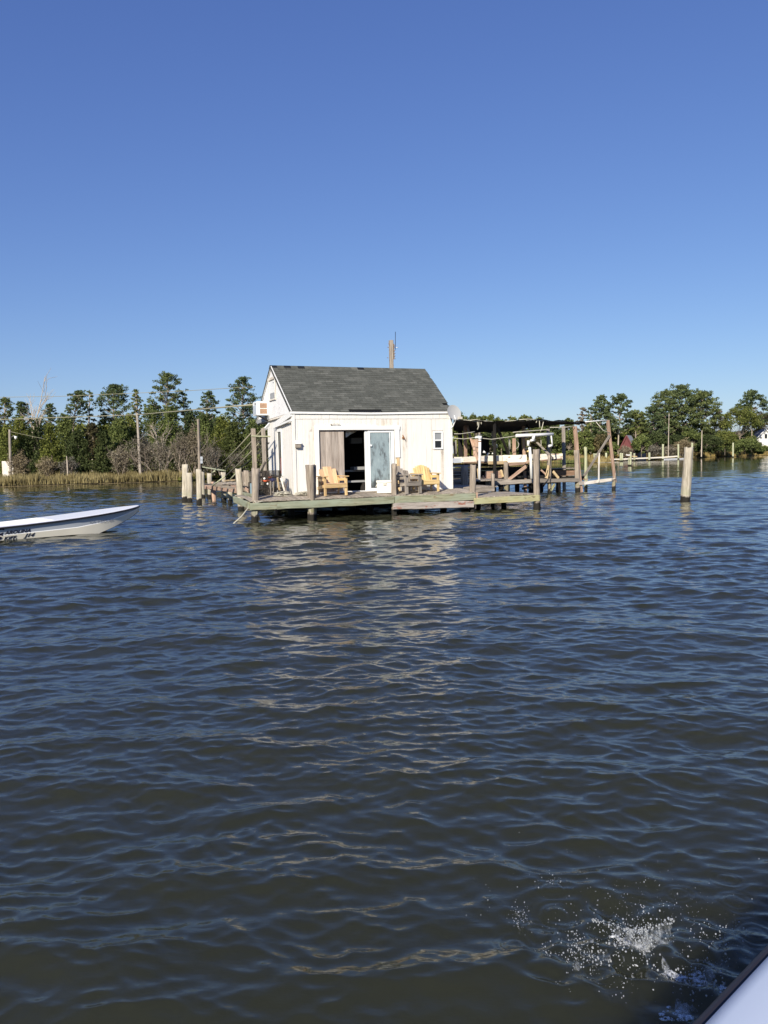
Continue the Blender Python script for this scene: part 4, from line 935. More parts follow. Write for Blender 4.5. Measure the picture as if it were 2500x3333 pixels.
a = P(1313, 1425, VF - .05); mb = MB(); mb.tube([a + Vector((-.02, 0, .10)), a + Vector((.0, -.02, .02)), a + Vector((.05, 0, -.03)), a + Vector((.07, 0, -.09))], .018, 6, .01); mb.ball(a + Vector((0, 0, .0)), .045, 8, 5, (1.1, .5, .8)); mb.bar(a + Vector((-.05, 0, -.02)), a + Vector((-.01, 0, .05)), .015, .02)
tag(mb.build('rusty_hook', M_['rust'], None), 'rusty hook with a scrap of cord right of the glass door', 'hook')
a = P(1424, 1358, VF - .02)

# pole with antenna behind the roof
pb, ptp = P(1273, 1200, 6.5), P(1273, 1108, 6.5)
pl = thing('antenna_pole', 'square wooden pole with iron pegs and whip antenna behind the roof ridge', 'pole', HF @ Matrix.Translation((pb.x, 6.5, 0)))
timber('post', (pb.x + .02, 6.5, -.5), (ptp.x, 6.5, ptp.z), .155, .15, M_['pile_wood'], pl, HF, (0, 1, 0), wear=.003)
timber('batten', (ptp.x + .10, 6.45, ptp.z - .75), (ptp.x + .10, 6.45, ptp.z - .14), .035, .05, M_['grey_wood'], pl, HF, (0, 1, 0), wear=.002)
wa = P(1287, 1080, 6.45); wb = P(1287, 1138, 6.45); MB().tube([wb, wa], .012, 5).build('whip_antenna', M_['navy'], pl)
for yy in (1126, 1131, 1142, 1151, 1160, 1169): a = P(1281, yy, 6.4); MB().tube([a, a + Vector((.09, -.01, .02))], .009, 4).build('peg', M_['rust'], pl)
for px, yy in ((1265, 1131), (1264, 1165), (1268, 1120)): a = P(px, yy, 6.4); MB().tube([a, a + Vector((-.06, -.01, .01))], .01, 4).build('peg', M_['rust'], pl)
a = P(1289, 1131, 6.4); MB().tube([a, a + Vector((.10, 0, .0))], .013, 5).build('bracket', M_['white_vinyl'], pl)

# ------------------------------------------------------------------ DOCK
dock = thing('dock', 'low weathered wooden dock deck carrying the cottage, green painted edge beams', 'dock', HF @ Matrix.Translation((0, 0, .5)))
U_END = 7.68
x = -.05; i = 0
while x < U_END - .05:
    w = .142; x1 = x + w; vb = 2.3 if x < U0 + .1 else (1.0 if x < U1 else 6.2)
    j = random.uniform(-.02, .015)
    timber('deck_board', (x + w / 2, -.02 + j, DZ(0) - .02), (x + w / 2, min(vb, 1.0), DZ(1) - .02), w - .008, .038, M_['deck_wood'], dock, HF, (0, 0, 1), wear=.002)
    if vb > 1.1: timber('deck_board', (x + w / 2, 1.0, DZ(1) - .02), (x + w / 2, vb, DZ(1) - .02), w - .008, .038, M_['deck_wood'], dock, HF, (0, 0, 1), wear=.002)
    x += w
x = U_END
while x < 9.72:
    timber('deck_board', (x + .071, 2.0 + random.uniform(-.02, .02), .725), (x + .071, 5.2, .725), .134, .038, M_['deck_wood'], dock, HF, wear=.002); x += .142
# lower deck on the right
x = U_END + .02
while x < 10.2:
    timber('deck_board', (x + .07, -.02 + random.uniform(-.02, .015), .505 - .02 * (x < 9)), (x + .07, 2.2, .50), .132, .038, M_['deck_wood'], dock, HF, wear=.003); x += .14
timber('riser_beam', (U_END + .02, 1.97, .60), (9.62, 1.97, .635), .05, .17, M_['grey_wood'], dock, HF, wear=.004)
# edge beams
def beam(px0, pyt0, pyb0, px1, pyt1, pyb1, v, th, mat, name='edge_beam', par=None, vv1=None):
    a0, b0 = P(px0, pyt0, v), P(px0, pyb0, v); a1, b1 = P(px1, pyt1, vv1 if vv1 is not None else v), P(px1, pyb1, vv1 if vv1 is not None else v)
    return timber(name, (a0 + b0) / 2, (a1 + b1) / 2, th, ((a0 - b0).length + (a1 - b1).length) / 2, M_[mat], par or dock, HF, wear=.005)
beam(814, 1639, 1661, 900, 1635, 1657, -.05, .07, 'green_beam')
beam(901, 1634, 1658, 1283, 1617, 1638, -.055, .07, 'green_beam')
beam(1285, 1615.5, 1637, 1547, 1605, 1628, -.05, .07, 'green_beam')
beam(1279, 1638.5, 1657, 1541, 1629, 1653, -.05, .10, 'grey_beam')
beam(1542, 1622, 1641, 1756, 1610, 1631, -.07, .09, 'moss_beam')
timber('corner_cleat', P(1552, 1603, -.03), P(1552, 1622, -.03), .06, .05, M_['pink_wood'], dock, HF, (0, 1, 0), wear=.003)
timber('edge_beam', (-.08, .0, DZ(0) - .14), (-.08, 2.3, DZ(1) - .14), .06, .20, M_['green_beam'], dock, HF, wear=.004)
timber('edge_beam', (10.2, 0, .40), (10.2, 2.2, .40), .06, .18, M_['moss_beam'], dock, HF, wear=.004)
for vv in (.6, 1.4, 2.2, 3.8, 4.9, 6.1):
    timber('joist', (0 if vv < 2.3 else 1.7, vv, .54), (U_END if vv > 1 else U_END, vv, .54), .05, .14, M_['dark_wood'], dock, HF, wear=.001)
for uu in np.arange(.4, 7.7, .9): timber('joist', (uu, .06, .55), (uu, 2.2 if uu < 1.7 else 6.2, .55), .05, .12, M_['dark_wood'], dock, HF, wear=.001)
# pilings of the dock (through the deck): head pixel, radius
def dpile(pxt, pyt, pxb, pyb, v, r_, mat, seed, **kw):
    h = P(pxt, pyt, v); f0 = P(pxb, pyb, v); dirv = (f0 - h); f1 = h + dirv * ((h.z + 1.0) / max(.05, (h.z - f0.z)))
    return pile('piling', f1, h, r_, M_[mat], dock, HF, seed, **kw)
dpile(830, 1524, 829, 1690, .12, .108, 'pile_wood', 1, r1=.125)
dpile(1012, 1514, 1015, 1690, .08, .115, 'pile_wood', 2, r1=.15, rot=.02)
dpile(1284, 1509, 1284, 1676, .10, .088, 'pile_wood', 3, r1=.085)
dpile(1542, 1513, 1538, 1668, .12, .112, 'pile_wood', 4, r1=.112)
dpile(1603, 1541, 1604, 1640, 2.02, .062, 'pile_wood', 5, facet=True)
dpile(1746, 1463, 1748, 1654, .02, .125, 'pile_wood', 6, r1=.12, rot=.014)
for uu in (1.7, 4.5, 7.3):
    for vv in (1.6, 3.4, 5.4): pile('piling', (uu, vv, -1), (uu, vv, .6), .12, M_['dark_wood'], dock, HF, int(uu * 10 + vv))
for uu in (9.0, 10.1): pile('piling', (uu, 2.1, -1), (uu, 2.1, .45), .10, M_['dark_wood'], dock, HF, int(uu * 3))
for zz in (.06, .24, .42): timber('shade_backing', (1.3, 5.7, zz), (9.8, 5.7, zz), .04, .17, M_['dark_wood'], dock, HF, wear=.004)  # near-black boards added to stand for the darkness under the deck
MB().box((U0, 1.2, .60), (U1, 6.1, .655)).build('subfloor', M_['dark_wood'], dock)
# ragged pale cladding under the first two pilings' beam
for (px, py0, py1) in ((829, 1662, 1684), (1014, 1652, 1672)):
    a = P(px, py0, -.02); c = P(px, py1, -.02); mb = MB(); mb.prism([a + Vector((-.09, 0, 0)), a + Vector((.09, 0, 0)), a.lerp(c, .6) + Vector((.08, 0, 0)), a.lerp(c, .75) + Vector((.03, 0, 0)), c, a.lerp(c, .8) + Vector((-.04, 0, 0)), a.lerp(c, .5) + Vector((-.09, 0, 0))], (0, .03, 0)); mb.build('splintered_sleeve', M_['pale_pile'], dock)
# rope from the left corner into the water
tag(MB().tube([HF @ Vector((-.05, .05, .52)), HF @ Vector((-.35, -.05, .2)), HF @ Vector((-.75, -.15, -.1))], .018, 5).build('mooring_rope', M_['rope'], None, ID), 'pale rope slanting from the left dock corner into the water', 'rope')
tag(MB().tube([P(828, 1630, -.02), P(834, 1637, -.05), P(844, 1634, -.04), P(852, 1632, -.03), P(860, 1634, .02)], .014, 5).build('rope_end', M_['rope'], None), 'loose white rope end on the left dock corner', 'rope')

# ------------------------------------------------------------------ CHAIRS
def chair(Mx, label, style, board_m, frame_m, W=.90, H=.92, legw=.08):
    t = thing('deck_chair', label, 'chair', Mx, 'wooden armchairs lined up on the deck')
    hw = W / 2
    def tb(name, p0, p1, w, d, mat, up=(0, 0, 1)): return timber(name, p0, p1, w, d, M_[mat], t, Mx, up, wear=.0015)
    sh = .36                                                          # seat height at front
    for sx in (-1, 1):
        x = sx * (hw - .09)
        tb('leg', (x, -.30, 0), (x, -.30, .60), legw, .05, frame_m, (0, 1, 0))
        tb('leg', (x - sx * .02, .30, 0), (x - sx * .02, .30, .60), .06, .05, frame_m, (0, 1, 0))
        tb('armrest', (x, -.40, .615), (x, .36, .615), .14 if style != 'grey' else .15, .03, frame_m)
        tb('arm_bracket', (x - sx * .0, -.24, .44), (x - sx * .0, -.24, .60), .03, .10, frame_m, (0, 1, 0))
        tb('side_rail', (x, -.32, sh - .04), (x, .38, sh - .14), .035, .10, frame_m)
        tb('side_rail', (x, -.30, .52), (x, .30, .50), .03, .09, frame_m)
    tb('front_rail', (-hw + .06, -.335, sh - .05), (hw - .06, -.335, sh - .05), .03, .12, frame_m)
    for k in range(5):
        y = -.31 + k * .125; tb('seat_slat', (-hw + .12, y, sh + .025 - k * .02), (hw - .12, y, sh + .025 - k * .02), .11, .022, board_m)
    n = {'broad': 4, 'slatted': 7, 'grey': 5}[style]; bw = W * (.66 if style == 'broad' else .62); wd = bw / n
    tilt = .24
    for k in range(n):
        q = (k + .5) / n * 2 - 1; x = q * bw / 2
        if style == 'broad': top = [.84, .915, .92, .85][k]
        elif style == 'slatted': top = H - .02 - .14 * abs(q) ** 1.8
        else: top = [.90, .91, .82, .76, .74][k]
        fan = 1 + (.12 if style != 'broad' else .0)
        tb('back_slat', (x, .20, sh + .01), (x * fan, .20 + tilt * (top - sh) / .55, top), wd + (-.006 if style != 'broad' else .003), .022, board_m, (0, 1, 0))
    for zz in (.46, .72): tb('back_rail', (-bw / 2, .235 + tilt * (zz - sh) / .55, zz), (bw / 2, .235 + tilt * (zz - sh) / .55, zz), .025, .06, frame_m)
    return t
def seat_at(px, v, rot): p = P(px, 1600, v); return HF @ Matrix.Translation((p.x, v, DZ(v) + .003)) @ Matrix.Rotation(math.radians(rot), 4, 'Z')
chair(seat_at(1082, .52, 3), 'pale orange armchair with broad plank back in front of the grey plank door', 'broad', 'orange_board', 'orange_wood', .90, .92)
chair(seat_at(1385, .55, -4), 'bright yellow slat back armchair against the white boards left of the small window', 'slatted', 'yellow_paint', 'yellow_paint', .88, .92)
chair(seat_at(1329, .30, 10), 'weathered grey armchair with uneven back slats, partly behind a piling', 'grey', 'grey_wood', 'grey_wood', .72, .92, .12)
a = P(1244, 1600, .62); Mx = HF @ Matrix.Translation((a.x + .05, .52, DZ(.5) + .003)) @ Matrix.Rotation(math.radians(-20), 4, 'Z')
co = thing('cooler', 'off white picnic cooler on the deck before the glass door', 'cooler', Mx)
bevel(MB().box((-.26, -.17, 0), (.26, .19, .34)).build('body', M_['cooler'], co, Mx), .03, 3)
bevel(MB().box((-.275, -.185, .345), (.275, .205, .43)).build('lid', M_['cooler'], co, Mx), .025, 3)
MB().box((-.05, -.20, .27), (.05, -.172, .36)).build('latch', M_['beige'], co, Mx)
for sx in (-1, 1): MB().tube([(sx * .262, -.08, .28), (sx * .29, -.08, .22), (sx * .29, .1, .22), (sx * .262, .1, .28)], .012, 5).build('handle', M_['beige'], co, Mx)

# ------------------------------------------------------------------ crab pots and clutter at the left corner
def pot(u_, v_, z_, s, label, rot=0):
    Mx = HF @ Matrix.Translation((u_, v_, z_)) @ Matrix.Rotation(rot, 4, 'Z'); t = thing('crab_pot', label, 'crab pot', Mx, 'wire crab pots stacked at the left corner')
    mb = MB(); n = 9
    for k in range(n + 1):
        q = -s / 2 + s * k / n
        for e in (-s / 2, s / 2):
            mb.bar((q, e, 0), (q, e, s * .8), .010, .010); mb.bar((e, q, 0), (e, q, s * .8), .010, .010)
        zz = s * .8 * k / n
        for e in (-s / 2, s / 2): mb.bar((-s / 2, e, zz), (s / 2, e, zz), .010, .010); mb.bar((e, -s / 2, zz), (e, s / 2, zz), .010, .010)
        mb.bar((q, -s / 2, s * .8), (q, s / 2, s * .8), .008, .008); mb.bar((-s / 2, q, s * .8), (s / 2, q, s * .8), .008, .008); mb.bar((-s / 2, q, s * .4), (s / 2, q, s * .4), .008, .008)
    mb.build('wire_cage', M_['wire_mesh'], t, Mx); mb = MB(); mb.tube([(0, 0, .02), (0, 0, s * .5)], s * .12, 8).tube([(-s * .3, 0, s * .3), (s * .3, 0, s * .34)], s * .14, 7, s * .06); mb.build('bait_well', M_['black'], t, Mx); return t
pot(.62, 1.75, .76, .52, 'lower left wire crab pot beside the corner piling'); pot(1.12, 1.6, .76, .52, 'lower right wire crab pot next to the cottage corner', .15)
pot(.62, 1.75, 1.18, .46, 'upper left wire crab pot under the orange float', .1); pot(1.10, 1.65, 1.18, .46, 'upper right wire crab pot under the blue float', -.1)
def flt(px, py, v, r_, mat, label, sc=(1, 1, 1)):
    p = P(px, py, v); tag(MB().ball(p, r_, 12, 8, sc).build('net_float', M_[mat], None), label, 'float', 'net floats on the crab pots')
flt(866, 1565, 1.6, .10, 'orange_float', 'large flattened orange float at the left of the crab pots', (1.5, 1, .5)); flt(861, 1558, 1.5, .04, 'white_float', 'small white float above the large orange one')
flt(886, 1562, 1.6, .09, 'blue_float', 'dark blue float in the middle of the crab pots', (1.2, 1, .8)); flt(902, 1565, 1.55, .045, 'white_float', 'small cream float right of the blue one')
flt(879, 1553, 1.6, .06, 'orange_float', 'small orange float behind the blue one', (1.3, 1, .7)); flt(872, 1575, 1.45, .04, 'white_float', 'little white float low on the wire pots')
def stick(px0, py0, px1, py1, v, w, mat, label, v2=None):
    tag(timber('leaning_stick', P(px0, py0, v), P(px1, py1, v2 or v), w, w * .7, M_[mat], None, HF, (0, 1, 0), wear=.003), label, 'stick', 'sticks leaning on the crab pots')
stick(882, 1618, 880, 1566, 1.25, .035, 'grey_wood', 'leftmost upright stick on the crab pots'); stick(890, 1610, 891, 1568, 1.27, .03, 'grey_wood', 'second upright stick on the crab pots')
stick(912, 1612, 903, 1555, 1.15, .05, 'yellow_wood', 'pale leaning lath in front of the crab pots'); stick(930, 1612, 914, 1556, .95, .05, 'worn_white', 'white leaning lath touching the cottage corner', 1.1)
stick(936, 1612, 926, 1570, .9, .02, 'grey_wood', 'thin branch leaning at the cottage corner'); stick(928, 1590, 938, 1568, .9, .014, 'brown_wood', 'small twig crossing the white lath')
tag(MB().box((.30, .62, .76), (.34, 1.5, 1.16)).build('blue_panel', plain('pale_blue', (.30, .42, .46), .5), None), 'pale blue panel standing right of the corner piling', 'panel')
def heap(cx, v, n, span, label):
    mb = MB(); 
    for _ in range(n):
        p = P(cx + random.uniform(-span, span), 1607, v + random.uniform(-.15, .1)); p.z = DZ(v) + random.uniform(.01, .10); an = random.uniform(-.5, .5); L = random.uniform(.1, .3)
        d = Vector((math.cos(an), random.uniform(-.2, .2), random.uniform(-.25, .25))); q = p + d * L; m_ = (p + q) / 2 + Vector((0, 0, random.uniform(.0, .05))); q.z = max(q.z, DZ(v) + .01); mb.tube([p, m_, q], random.uniform(.006, .014), 4)
    return tag(mb.build('rope_heap', M_['rope'], None), label, 'rope heap', None, 'stuff')
heap(905, .8, 60, 22, 'tangled brown ropes in front of the crab pots'); heap(975, .7, 50, 20, 'heap of old rope and sticks below the wall box')

# ------------------------------------------------------------------ posts, ropes and side pier at the left
gp = thing('frame_posts', 'tall grey posts with cross rail standing behind the left side of the cottage', 'post frame', HF @ Matrix.Translation((1, 3, 0)))
a, c = P(824, 1395, 3.0), P(830, 1530, 3.0); timber('post', c + (c - a) * 1.0, a, .145, .12, M_['pile_wood'], gp, HF, (0, 1, 0), wear=.003)
a, c = P(856, 1394, 3.0), P(863, 1560, 3.0); timber('post', c, a, .13, .12, M_['grey_wood'], gp, HF, (0, 1, 0), wear=.003)
a, c = P(867, 1425, 3.05), P(868, 1560, 3.05); timber('post', c, a, .05, .05, M_['grey_wood'], gp, HF, (0, 1, 0), wear=.002)
timber('rail', P(818, 1419, 2.92), P(880, 1421, 2.92), .03, .045, M_['green_pile'], gp, HF, wear=.002)
timber('brace', P(843, 1535, 2.9), P(861, 1500, 2.9), .06, .05, M_['grey_wood'], gp, HF, wear=.002)
timber('brace', P(857, 1403, 3.0), P(877, 1380, 3.3), .05, .10, M_['white_trim'], gp, HF, wear=.002)
for (x0_, x1_, yy) in ((848, 876, 1540),): timber('rail', P(x0_, yy, 3.3), P(x1_, yy, 3.3), .04, .10, M_['grey_wood'], gp, HF, wear=.004)
for px, yt in ((846, 1536), (856, 1533), (864, 1535), (872, 1533)): timber('picket', P(px, 1600, 3.35), P(px, yt, 3.35), .085, .03, M_['grey_wood'], gp, HF, (0, 1, 0), wear=.004)
tag(timber('back_panel', P(846, 1560, 3.1), P(880, 1560, 3.1), .03, .40, M_['grey_wood'], None, HF, wear=.004), 'brown board panel behind the crab pots', 'panel')
for (x0_, y0_, v0_), (x1_, y1_, v1_), lab in (((705, 1527, 9.0), (819, 1408, 3.0), 'uppermost of four slanting ropes left of the cottage'), ((732, 1530, 8.5), (858, 1392, 3.0), 'second from top of the four slanting ropes'), ((733, 1551, 7.5), (859, 1427, 3.0), 'third from top of the four slanting ropes'), ((786, 1521, 6.0), (876, 1441, 3.2), 'lowest of the four slanting ropes, nearest the cottage')):
    p0, p1 = P(x0_, y0_, v0_), P(x1_, y1_, v1_); tag(MB().tube([p0, p0.lerp(p1, .5) + Vector((0, 0, -.03)), p1], .022, 5).build('stay_rope', M_['old_rope'], None), lab, 'rope', 'slanting ropes left of the cottage')
for (x0_, y0_, v0_), (x1_, y1_, v1_), lab in (((693, 1580, 9.6), (733, 1550, 8.8), 'pale pole end below the slanting ropes, left'), ((750, 1560, 6.5), (787, 1521, 6.0), 'pale pole end below the slanting ropes, right'), ((690, 1540, 11), (699, 1533, 10), 'tiny rope end on the pale stake tops')):
    tag(MB().tube([P(x0_, y0_, v0_), P(x1_, y1_, v1_)], .03, 5).build('pole_end', M_['green_pile'], None), lab, 'pole')
def wpile(pxt, pyt, pxb, pyb, r_, mat, label, seed, grp='pilings of the side pier', lean=True, name='piling', **kw):
    f0 = toH(G(pxb, pyb)); h = P(pxt, pyt, f0.y); d = f0 - h; f1 = h + d * ((h.z + .9) / h.z)
    o = pile(name, f1, h, r_, M_[mat], None, HF, seed, **kw); tag(o, label, 'piling', grp); return o, f0, h
wpile(602, 1512, 603, 1632, 0.147, 'pale_pile', 'outermost pale square piling at the far left end of the pier', 21, facet=True)
wpile(616, 1539, 617, 1635, 0.128, 'pale_pile', 'shorter pale square piling against the outermost one', 22, facet=True)
wpile(646, 1527, 648, 1641, 0.128, 'pale_pile', 'pale piling at the foot of the tall pole', 23, facet=True)
wpile(657, 1536, 659, 1621, 0.128, 'pale_pile', 'greyish piling close right of the tall pole', 24, facet=True)
wpile(681, 1540, 682, 1625, 0.122, 'pale_pile', 'slim white piling third in line from the left', 25, facet=True)
wpile(695, 1568, 698, 1629, .11, 'pink_wood', 'low brown piling between two white ones', 26)
wpile(726, 1537, 728, 1633, 0.115, 'pale_pile', 'slim white piling fourth in line', 27, facet=True)
wpile(748, 1598, 750, 1640, .11, 'pale_pile', 'short stub piling under the side pier', 28)
wpile(774, 1525, 785, 1663, .125, 'pale_pile', 'leaning thick pale piling left of the corner piling', 29)
wpile(788, 1535, 790, 1640, .11, 'pile_wood', 'piling half hidden behind the leaning one', 30)
wpile(804, 1531, 806, 1640, .13, 'pile_wood', 'stout brown piling just left of the corner piling', 31)
wpile(816, 1536, 817, 1640, .09, 'pale_pile', 'narrow pale piling squeezed against the corner piling', 32)
f0 = toH(G(650, 1641)); tp = P(644, 1364, f0.y + .2)
t = thing('tall_pole', 'tall slim grey pole rising from the side pier pilings', 'pole', HF @ Matrix.Translation((f0.x, f0.y, 0)))
pile('pole', (f0.x + .05, f0.y + .15, -.9), tp, .085, M_['pile_wood'], t, HF, 33, .06, rot=.005)
for yy, hh in ((1489, .10), (1501, .10)): a = P(653, yy, f0.y); MB().box((a.x - .01, f0.y, a.z - hh), (a.x + .09, f0.y + .04, a.z + hh * .4)).build('marker_plate', M_['gel_grey'], t)
sp_ = thing('side_pier', 'narrow weathered side pier with brown stringers running away left of the dock', 'pier', HF @ Matrix.Translation((1, 8, 0)))
def pbeam(x0_, y0_, v0_, x1_, y1_, v1_, h, th, mat, nm='stringer'): timber(nm, P(x0_, y0_, v0_), P(x1_, y1_, v1_), th, h, M_[mat], sp_, HF, wear=.006)
pbeam(668, 1585, 14.8, 772, 1597, 5.9, .17, .06, 'pink_wood'); pbeam(668, 1577, 15, 700, 1580, 13.5, .10, .06, 'grey_wood'); pbeam(695, 1573, 13.0, 795, 1573, 5.4, .10, .05, 'grey_wood'); pbeam(732, 1565, 12, 772, 1562, 7.0, .06, .05, 'yellow_wood')
pbeam(735, 1583, 11.6, 772, 1584, 6.0, .12, .05, 'pink_wood')
for k in range(5): v_ = 6.4 + k * 1.4; timber('plank', (.55 + .03 * k * .3, v_, .84), (1.65, v_, .84), .50 if False else .32, .04, M_['deck_wood'], sp_, HF, wear=.004)
pbeam(652, 1519, 11.6, 735, 1532, 11.3, .06, .05, 'green_beam', 'rail')
timber('rail', P(792, 1607, 2.2), P(820, 1612, .6), .05, .10, M_['green_beam'], sp_, HF, wear=.004)
timber('brace', P(799, 1589, 3.0), P(818, 1607, 2.5), .05, .08, M_['pink_wood'], sp_, HF, wear=.004)

# ------------------------------------------------------------------ SHELTER (crab shedding tables under a torn tarp)
VS = 8.3; VK = 12.6
sh_ = thing('open_shelter', 'open sided wooden shelter on pilings with sagging black tarp roof', 'shelter', HF @ Matrix.Translation((12, VS, 0)))
def T(name, x0_, y0_, v0_, x1_, y1_, v1_, w, d, mat, up=(0, 1, 0), par=None, label=None, wear=.004):
    return timber(name, P(x0_, y0_, v0_), P(x1_, y1_, v1_), w, d, M_[mat], par or sh_, HF, up, wear=wear, label=label)
def SP(name, pxt, pyt, pxb, pyb, v, w, mat, rnd=False, down=True, sd=1):
    h = P(pxt, pyt, v); f0 = P(pxb, pyb, v); f1 = f0
    if down and f0.z < h.z - .05: f1 = h + (f0 - h) * ((h.z + .9) / (h.z - f0.z))
    if rnd: return pile(name, f1, h, w / 2, M_[mat], sh_, HF, sd)
    return timber(name, f1, h, w, w * .8, M_[mat], sh_, HF, (0, 1, 0), wear=.005)
# tarp: long cloth, high front edge, rear edge sagging
fe = [(1476, 1369), (1500, 1367), (1560, 1370), (1600, 1372), (1680, 1371), (1705, 1369), (1760, 1366), (1800, 1369), (1870, 1373), (1905, 1374)]
be = [(1476, 1401), (1500, 1405), (1560, 1408), (1600, 1409), (1680, 1404), (1710, 1396), (1760, 1388), (1800, 1383), (1870, 1378), (1905, 1375)]
vs = []; nu, nv = 46, 12
def interp(tab, x):
    for i in range(len(tab) - 1):
        if x <= tab[i + 1][0]: t_ = (x - tab[i][0]) / (tab[i + 1][0] - tab[i][0]); return tab[i][1] + (tab[i + 1][1] - tab[i][1]) * t_
    return tab[-1][1]
for i in range(nu):
    x = 1476 + (1905 - 1476) * i / (nu - 1); a = P(x, interp(fe, x) + random.uniform(-.8, .8), VS - .15)
    q = 1 - .93 * max(0, (x - 1640) / 265) if x > 1640 else 1.0
    c = P(x, interp(be, x) + random.uniform(-1, 1), VS + 4.3 * q)
    for j in range(nv):
        t_ = j / (nv - 1); p = a.lerp(c, t_); p.z += -.07 * math.sin(PI * t_) + random.uniform(-.012, .012) + .025 * math.sin(i * .9 + j); vs.append(p)
fs = [(i * nv + j, (i + 1) * nv + j, (i + 1) * nv + j + 1, i * nv + j + 1) for i in range(nu - 1) for j in range(nv - 1)]
n0 = len(vs); vs2 = vs + [v_ + Vector((0, 0, .015)) for v_ in vs]; fs2 = fs + [tuple(n0 + k for k in reversed(f_)) for f_ in fs]
mb = MB(); mb.add(vs2, fs2, True); mb.build('tarp', M_['tarp'], sh_)
# pale frayed edge along the tarp front
for seg in ([(1490, 1369), (1515, 1367), (1545, 1372), (1580, 1370), (1615, 1373)], [(1530, 1368), (1550, 1366), (1572, 1370), (1590, 1373)], [(1640, 1372), (1672, 1369), (1700, 1370), (1730, 1368)], [(1690, 1366), (1720, 1364), (1750, 1368), (1772, 1370)], [(1745, 1367), (1800, 1371), (1850, 1374), (1880, 1375)]):
    MB().tube([P(x_, y_, VS - .04) for x_, y_ in seg], .020, 5, .012).build('frayed_hem', M_['rope'], sh_)
MB().tube([P(1869, 1376, VS - .02), P(1930, 1371, VS - .02), P(1976, 1368, VS)], .030, 6).build('ridge_pole', M_['white_trim'], sh_)
for seg in ([(1554, 1372), (1555, 1386)], [(1559, 1373), (1558, 1388), (1554, 1398)], [(1748, 1368), (1745, 1376)], [(1756, 1370), (1757, 1393)], [(1769, 1373), (1763, 1398), (1759, 1404)], [(1566, 1374), (1567, 1381)]):
    MB().tube([P(x_, y_, VS - .06) for x_, y_ in seg], .018, 5, .026).build('dangling_rope', M_['rope'], sh_)
# front posts
SP('post', 1512, 1374, 1516, 1485, VS + 1.6, .14, 'pink_wood'); T('brace', 1517, 1376, VS + 1.5, 1556, 1500, VS + .2, .12, .05, 'pink_wood')
SP('post', 1610, 1378, 1610, 1480, VS, .12, 'dark_wood'); T('brace', 1614, 1380, VS + .4, 1656, 1480, VS + 1.2, .12, .06, 'dark_wood')
SP('post', 1703, 1376, 1707, 1505, VS + 1.6, .13, 'pink_wood'); T('brace', 1708, 1376, VS + 1.6, 1728, 1402, VS, .10, .06, 'dark_wood')
SP('piling', 1647, 1504, 1648, 1600, VS, .24, 'pile_wood', True, sd=41)
SP('post', 1549, 1430, 1549, 1500, VS + .8, .22, 'pink_wood', down=False); SP('post', 1673, 1427, 1674, 1495, VS + .8, .15, 'pink_wood', down=False)
SP('post', 1714, 1400, 1713, 1425, VS + 1.4, .15, 'pale_pile', down=False)
SP('post', 1784, 1396, 1787, 1600, VS + 2.6, .13, 'grey_wood'); SP('post', 1789, 1480, 1789, 1600, VS, .17, 'pile_wood', True, sd=42)
T('gusset', 1778, 1556, VS - .1, 1787, 1515, VS - .1, .16, .04, 'yellow_wood'); T('brace', 1818, 1556, VS - .1, 1800, 1534, VS - .1, .12, .04, 'yellow_wood'); T('brace', 1761, 1530, VS - .05, 1790, 1556, VS - .05, .09, .04, 'pink_wood')
SP('post', 1834, 1387, 1837, 1600, VS + 2.8, .15, 'grey_wood'); 
SP('post', 1871, 1388, 1890, 1600, VS, .17, 'pink_wood'); pile('piling', P(1884, 1602, VS) - Vector((0, 0, .9)), P(1874, 1465, VS + .02), .13, M_['pile_wood'], sh_, HF, 44)
SP('post', 1875, 1392, 1880, 1600, VS + .6, .13, 'pale_pile')
SP('piling', 1906, 1455, 1906, 1590, VS + .7, .15, 'green_pile', True, sd=45)
T('post', 2002, 1570, VS, 1978, 1368, VS, .14, .10, 'pink_wood'); SP('piling', 2000, 1540, 1999, 1598, VS, .17, 'pile_wood', True, sd=46)
T('brace', 1901, 1550, VS - .1, 1985, 1416, VS - .1, .11, .05, 'grey_wood'); T('brace', 1949, 1568, VS - .1, 1950, 1475, VS - .1, .07, .05, 'worn_white'); T('brace', 1900, 1560, VS + .1, 1912, 1560, VS + .1, .05, .12, 'pink_wood')
# long front beams
def FB(x0_, yt0, yb0, x1_, yt1, yb1, v, th, mat, nm='stringer'): return beam(x0_, yt0, yb0, x1_, yt1, yb1, v, th, mat, nm, sh_)
FB(1580, 1567, 1580, 1738, 1559, 1572, VS - .12, .07, 'grey_wood'); FB(1738, 1559, 1571, 1882, 1557, 1569, VS - .12, .07, 'grey_wood')
FB(1884, 1567, 1579, 1900, 1567, 1578, VS - .1, .06, 'grey_beam'); FB(1900, 1567, 1578, 1990, 1556, 1566, VS - .05, .06, 'worn_white')
T('lashing', 1990, 1560, VS - .15, 2003, 1556, VS - .15, .03, .03, 'worn_white')
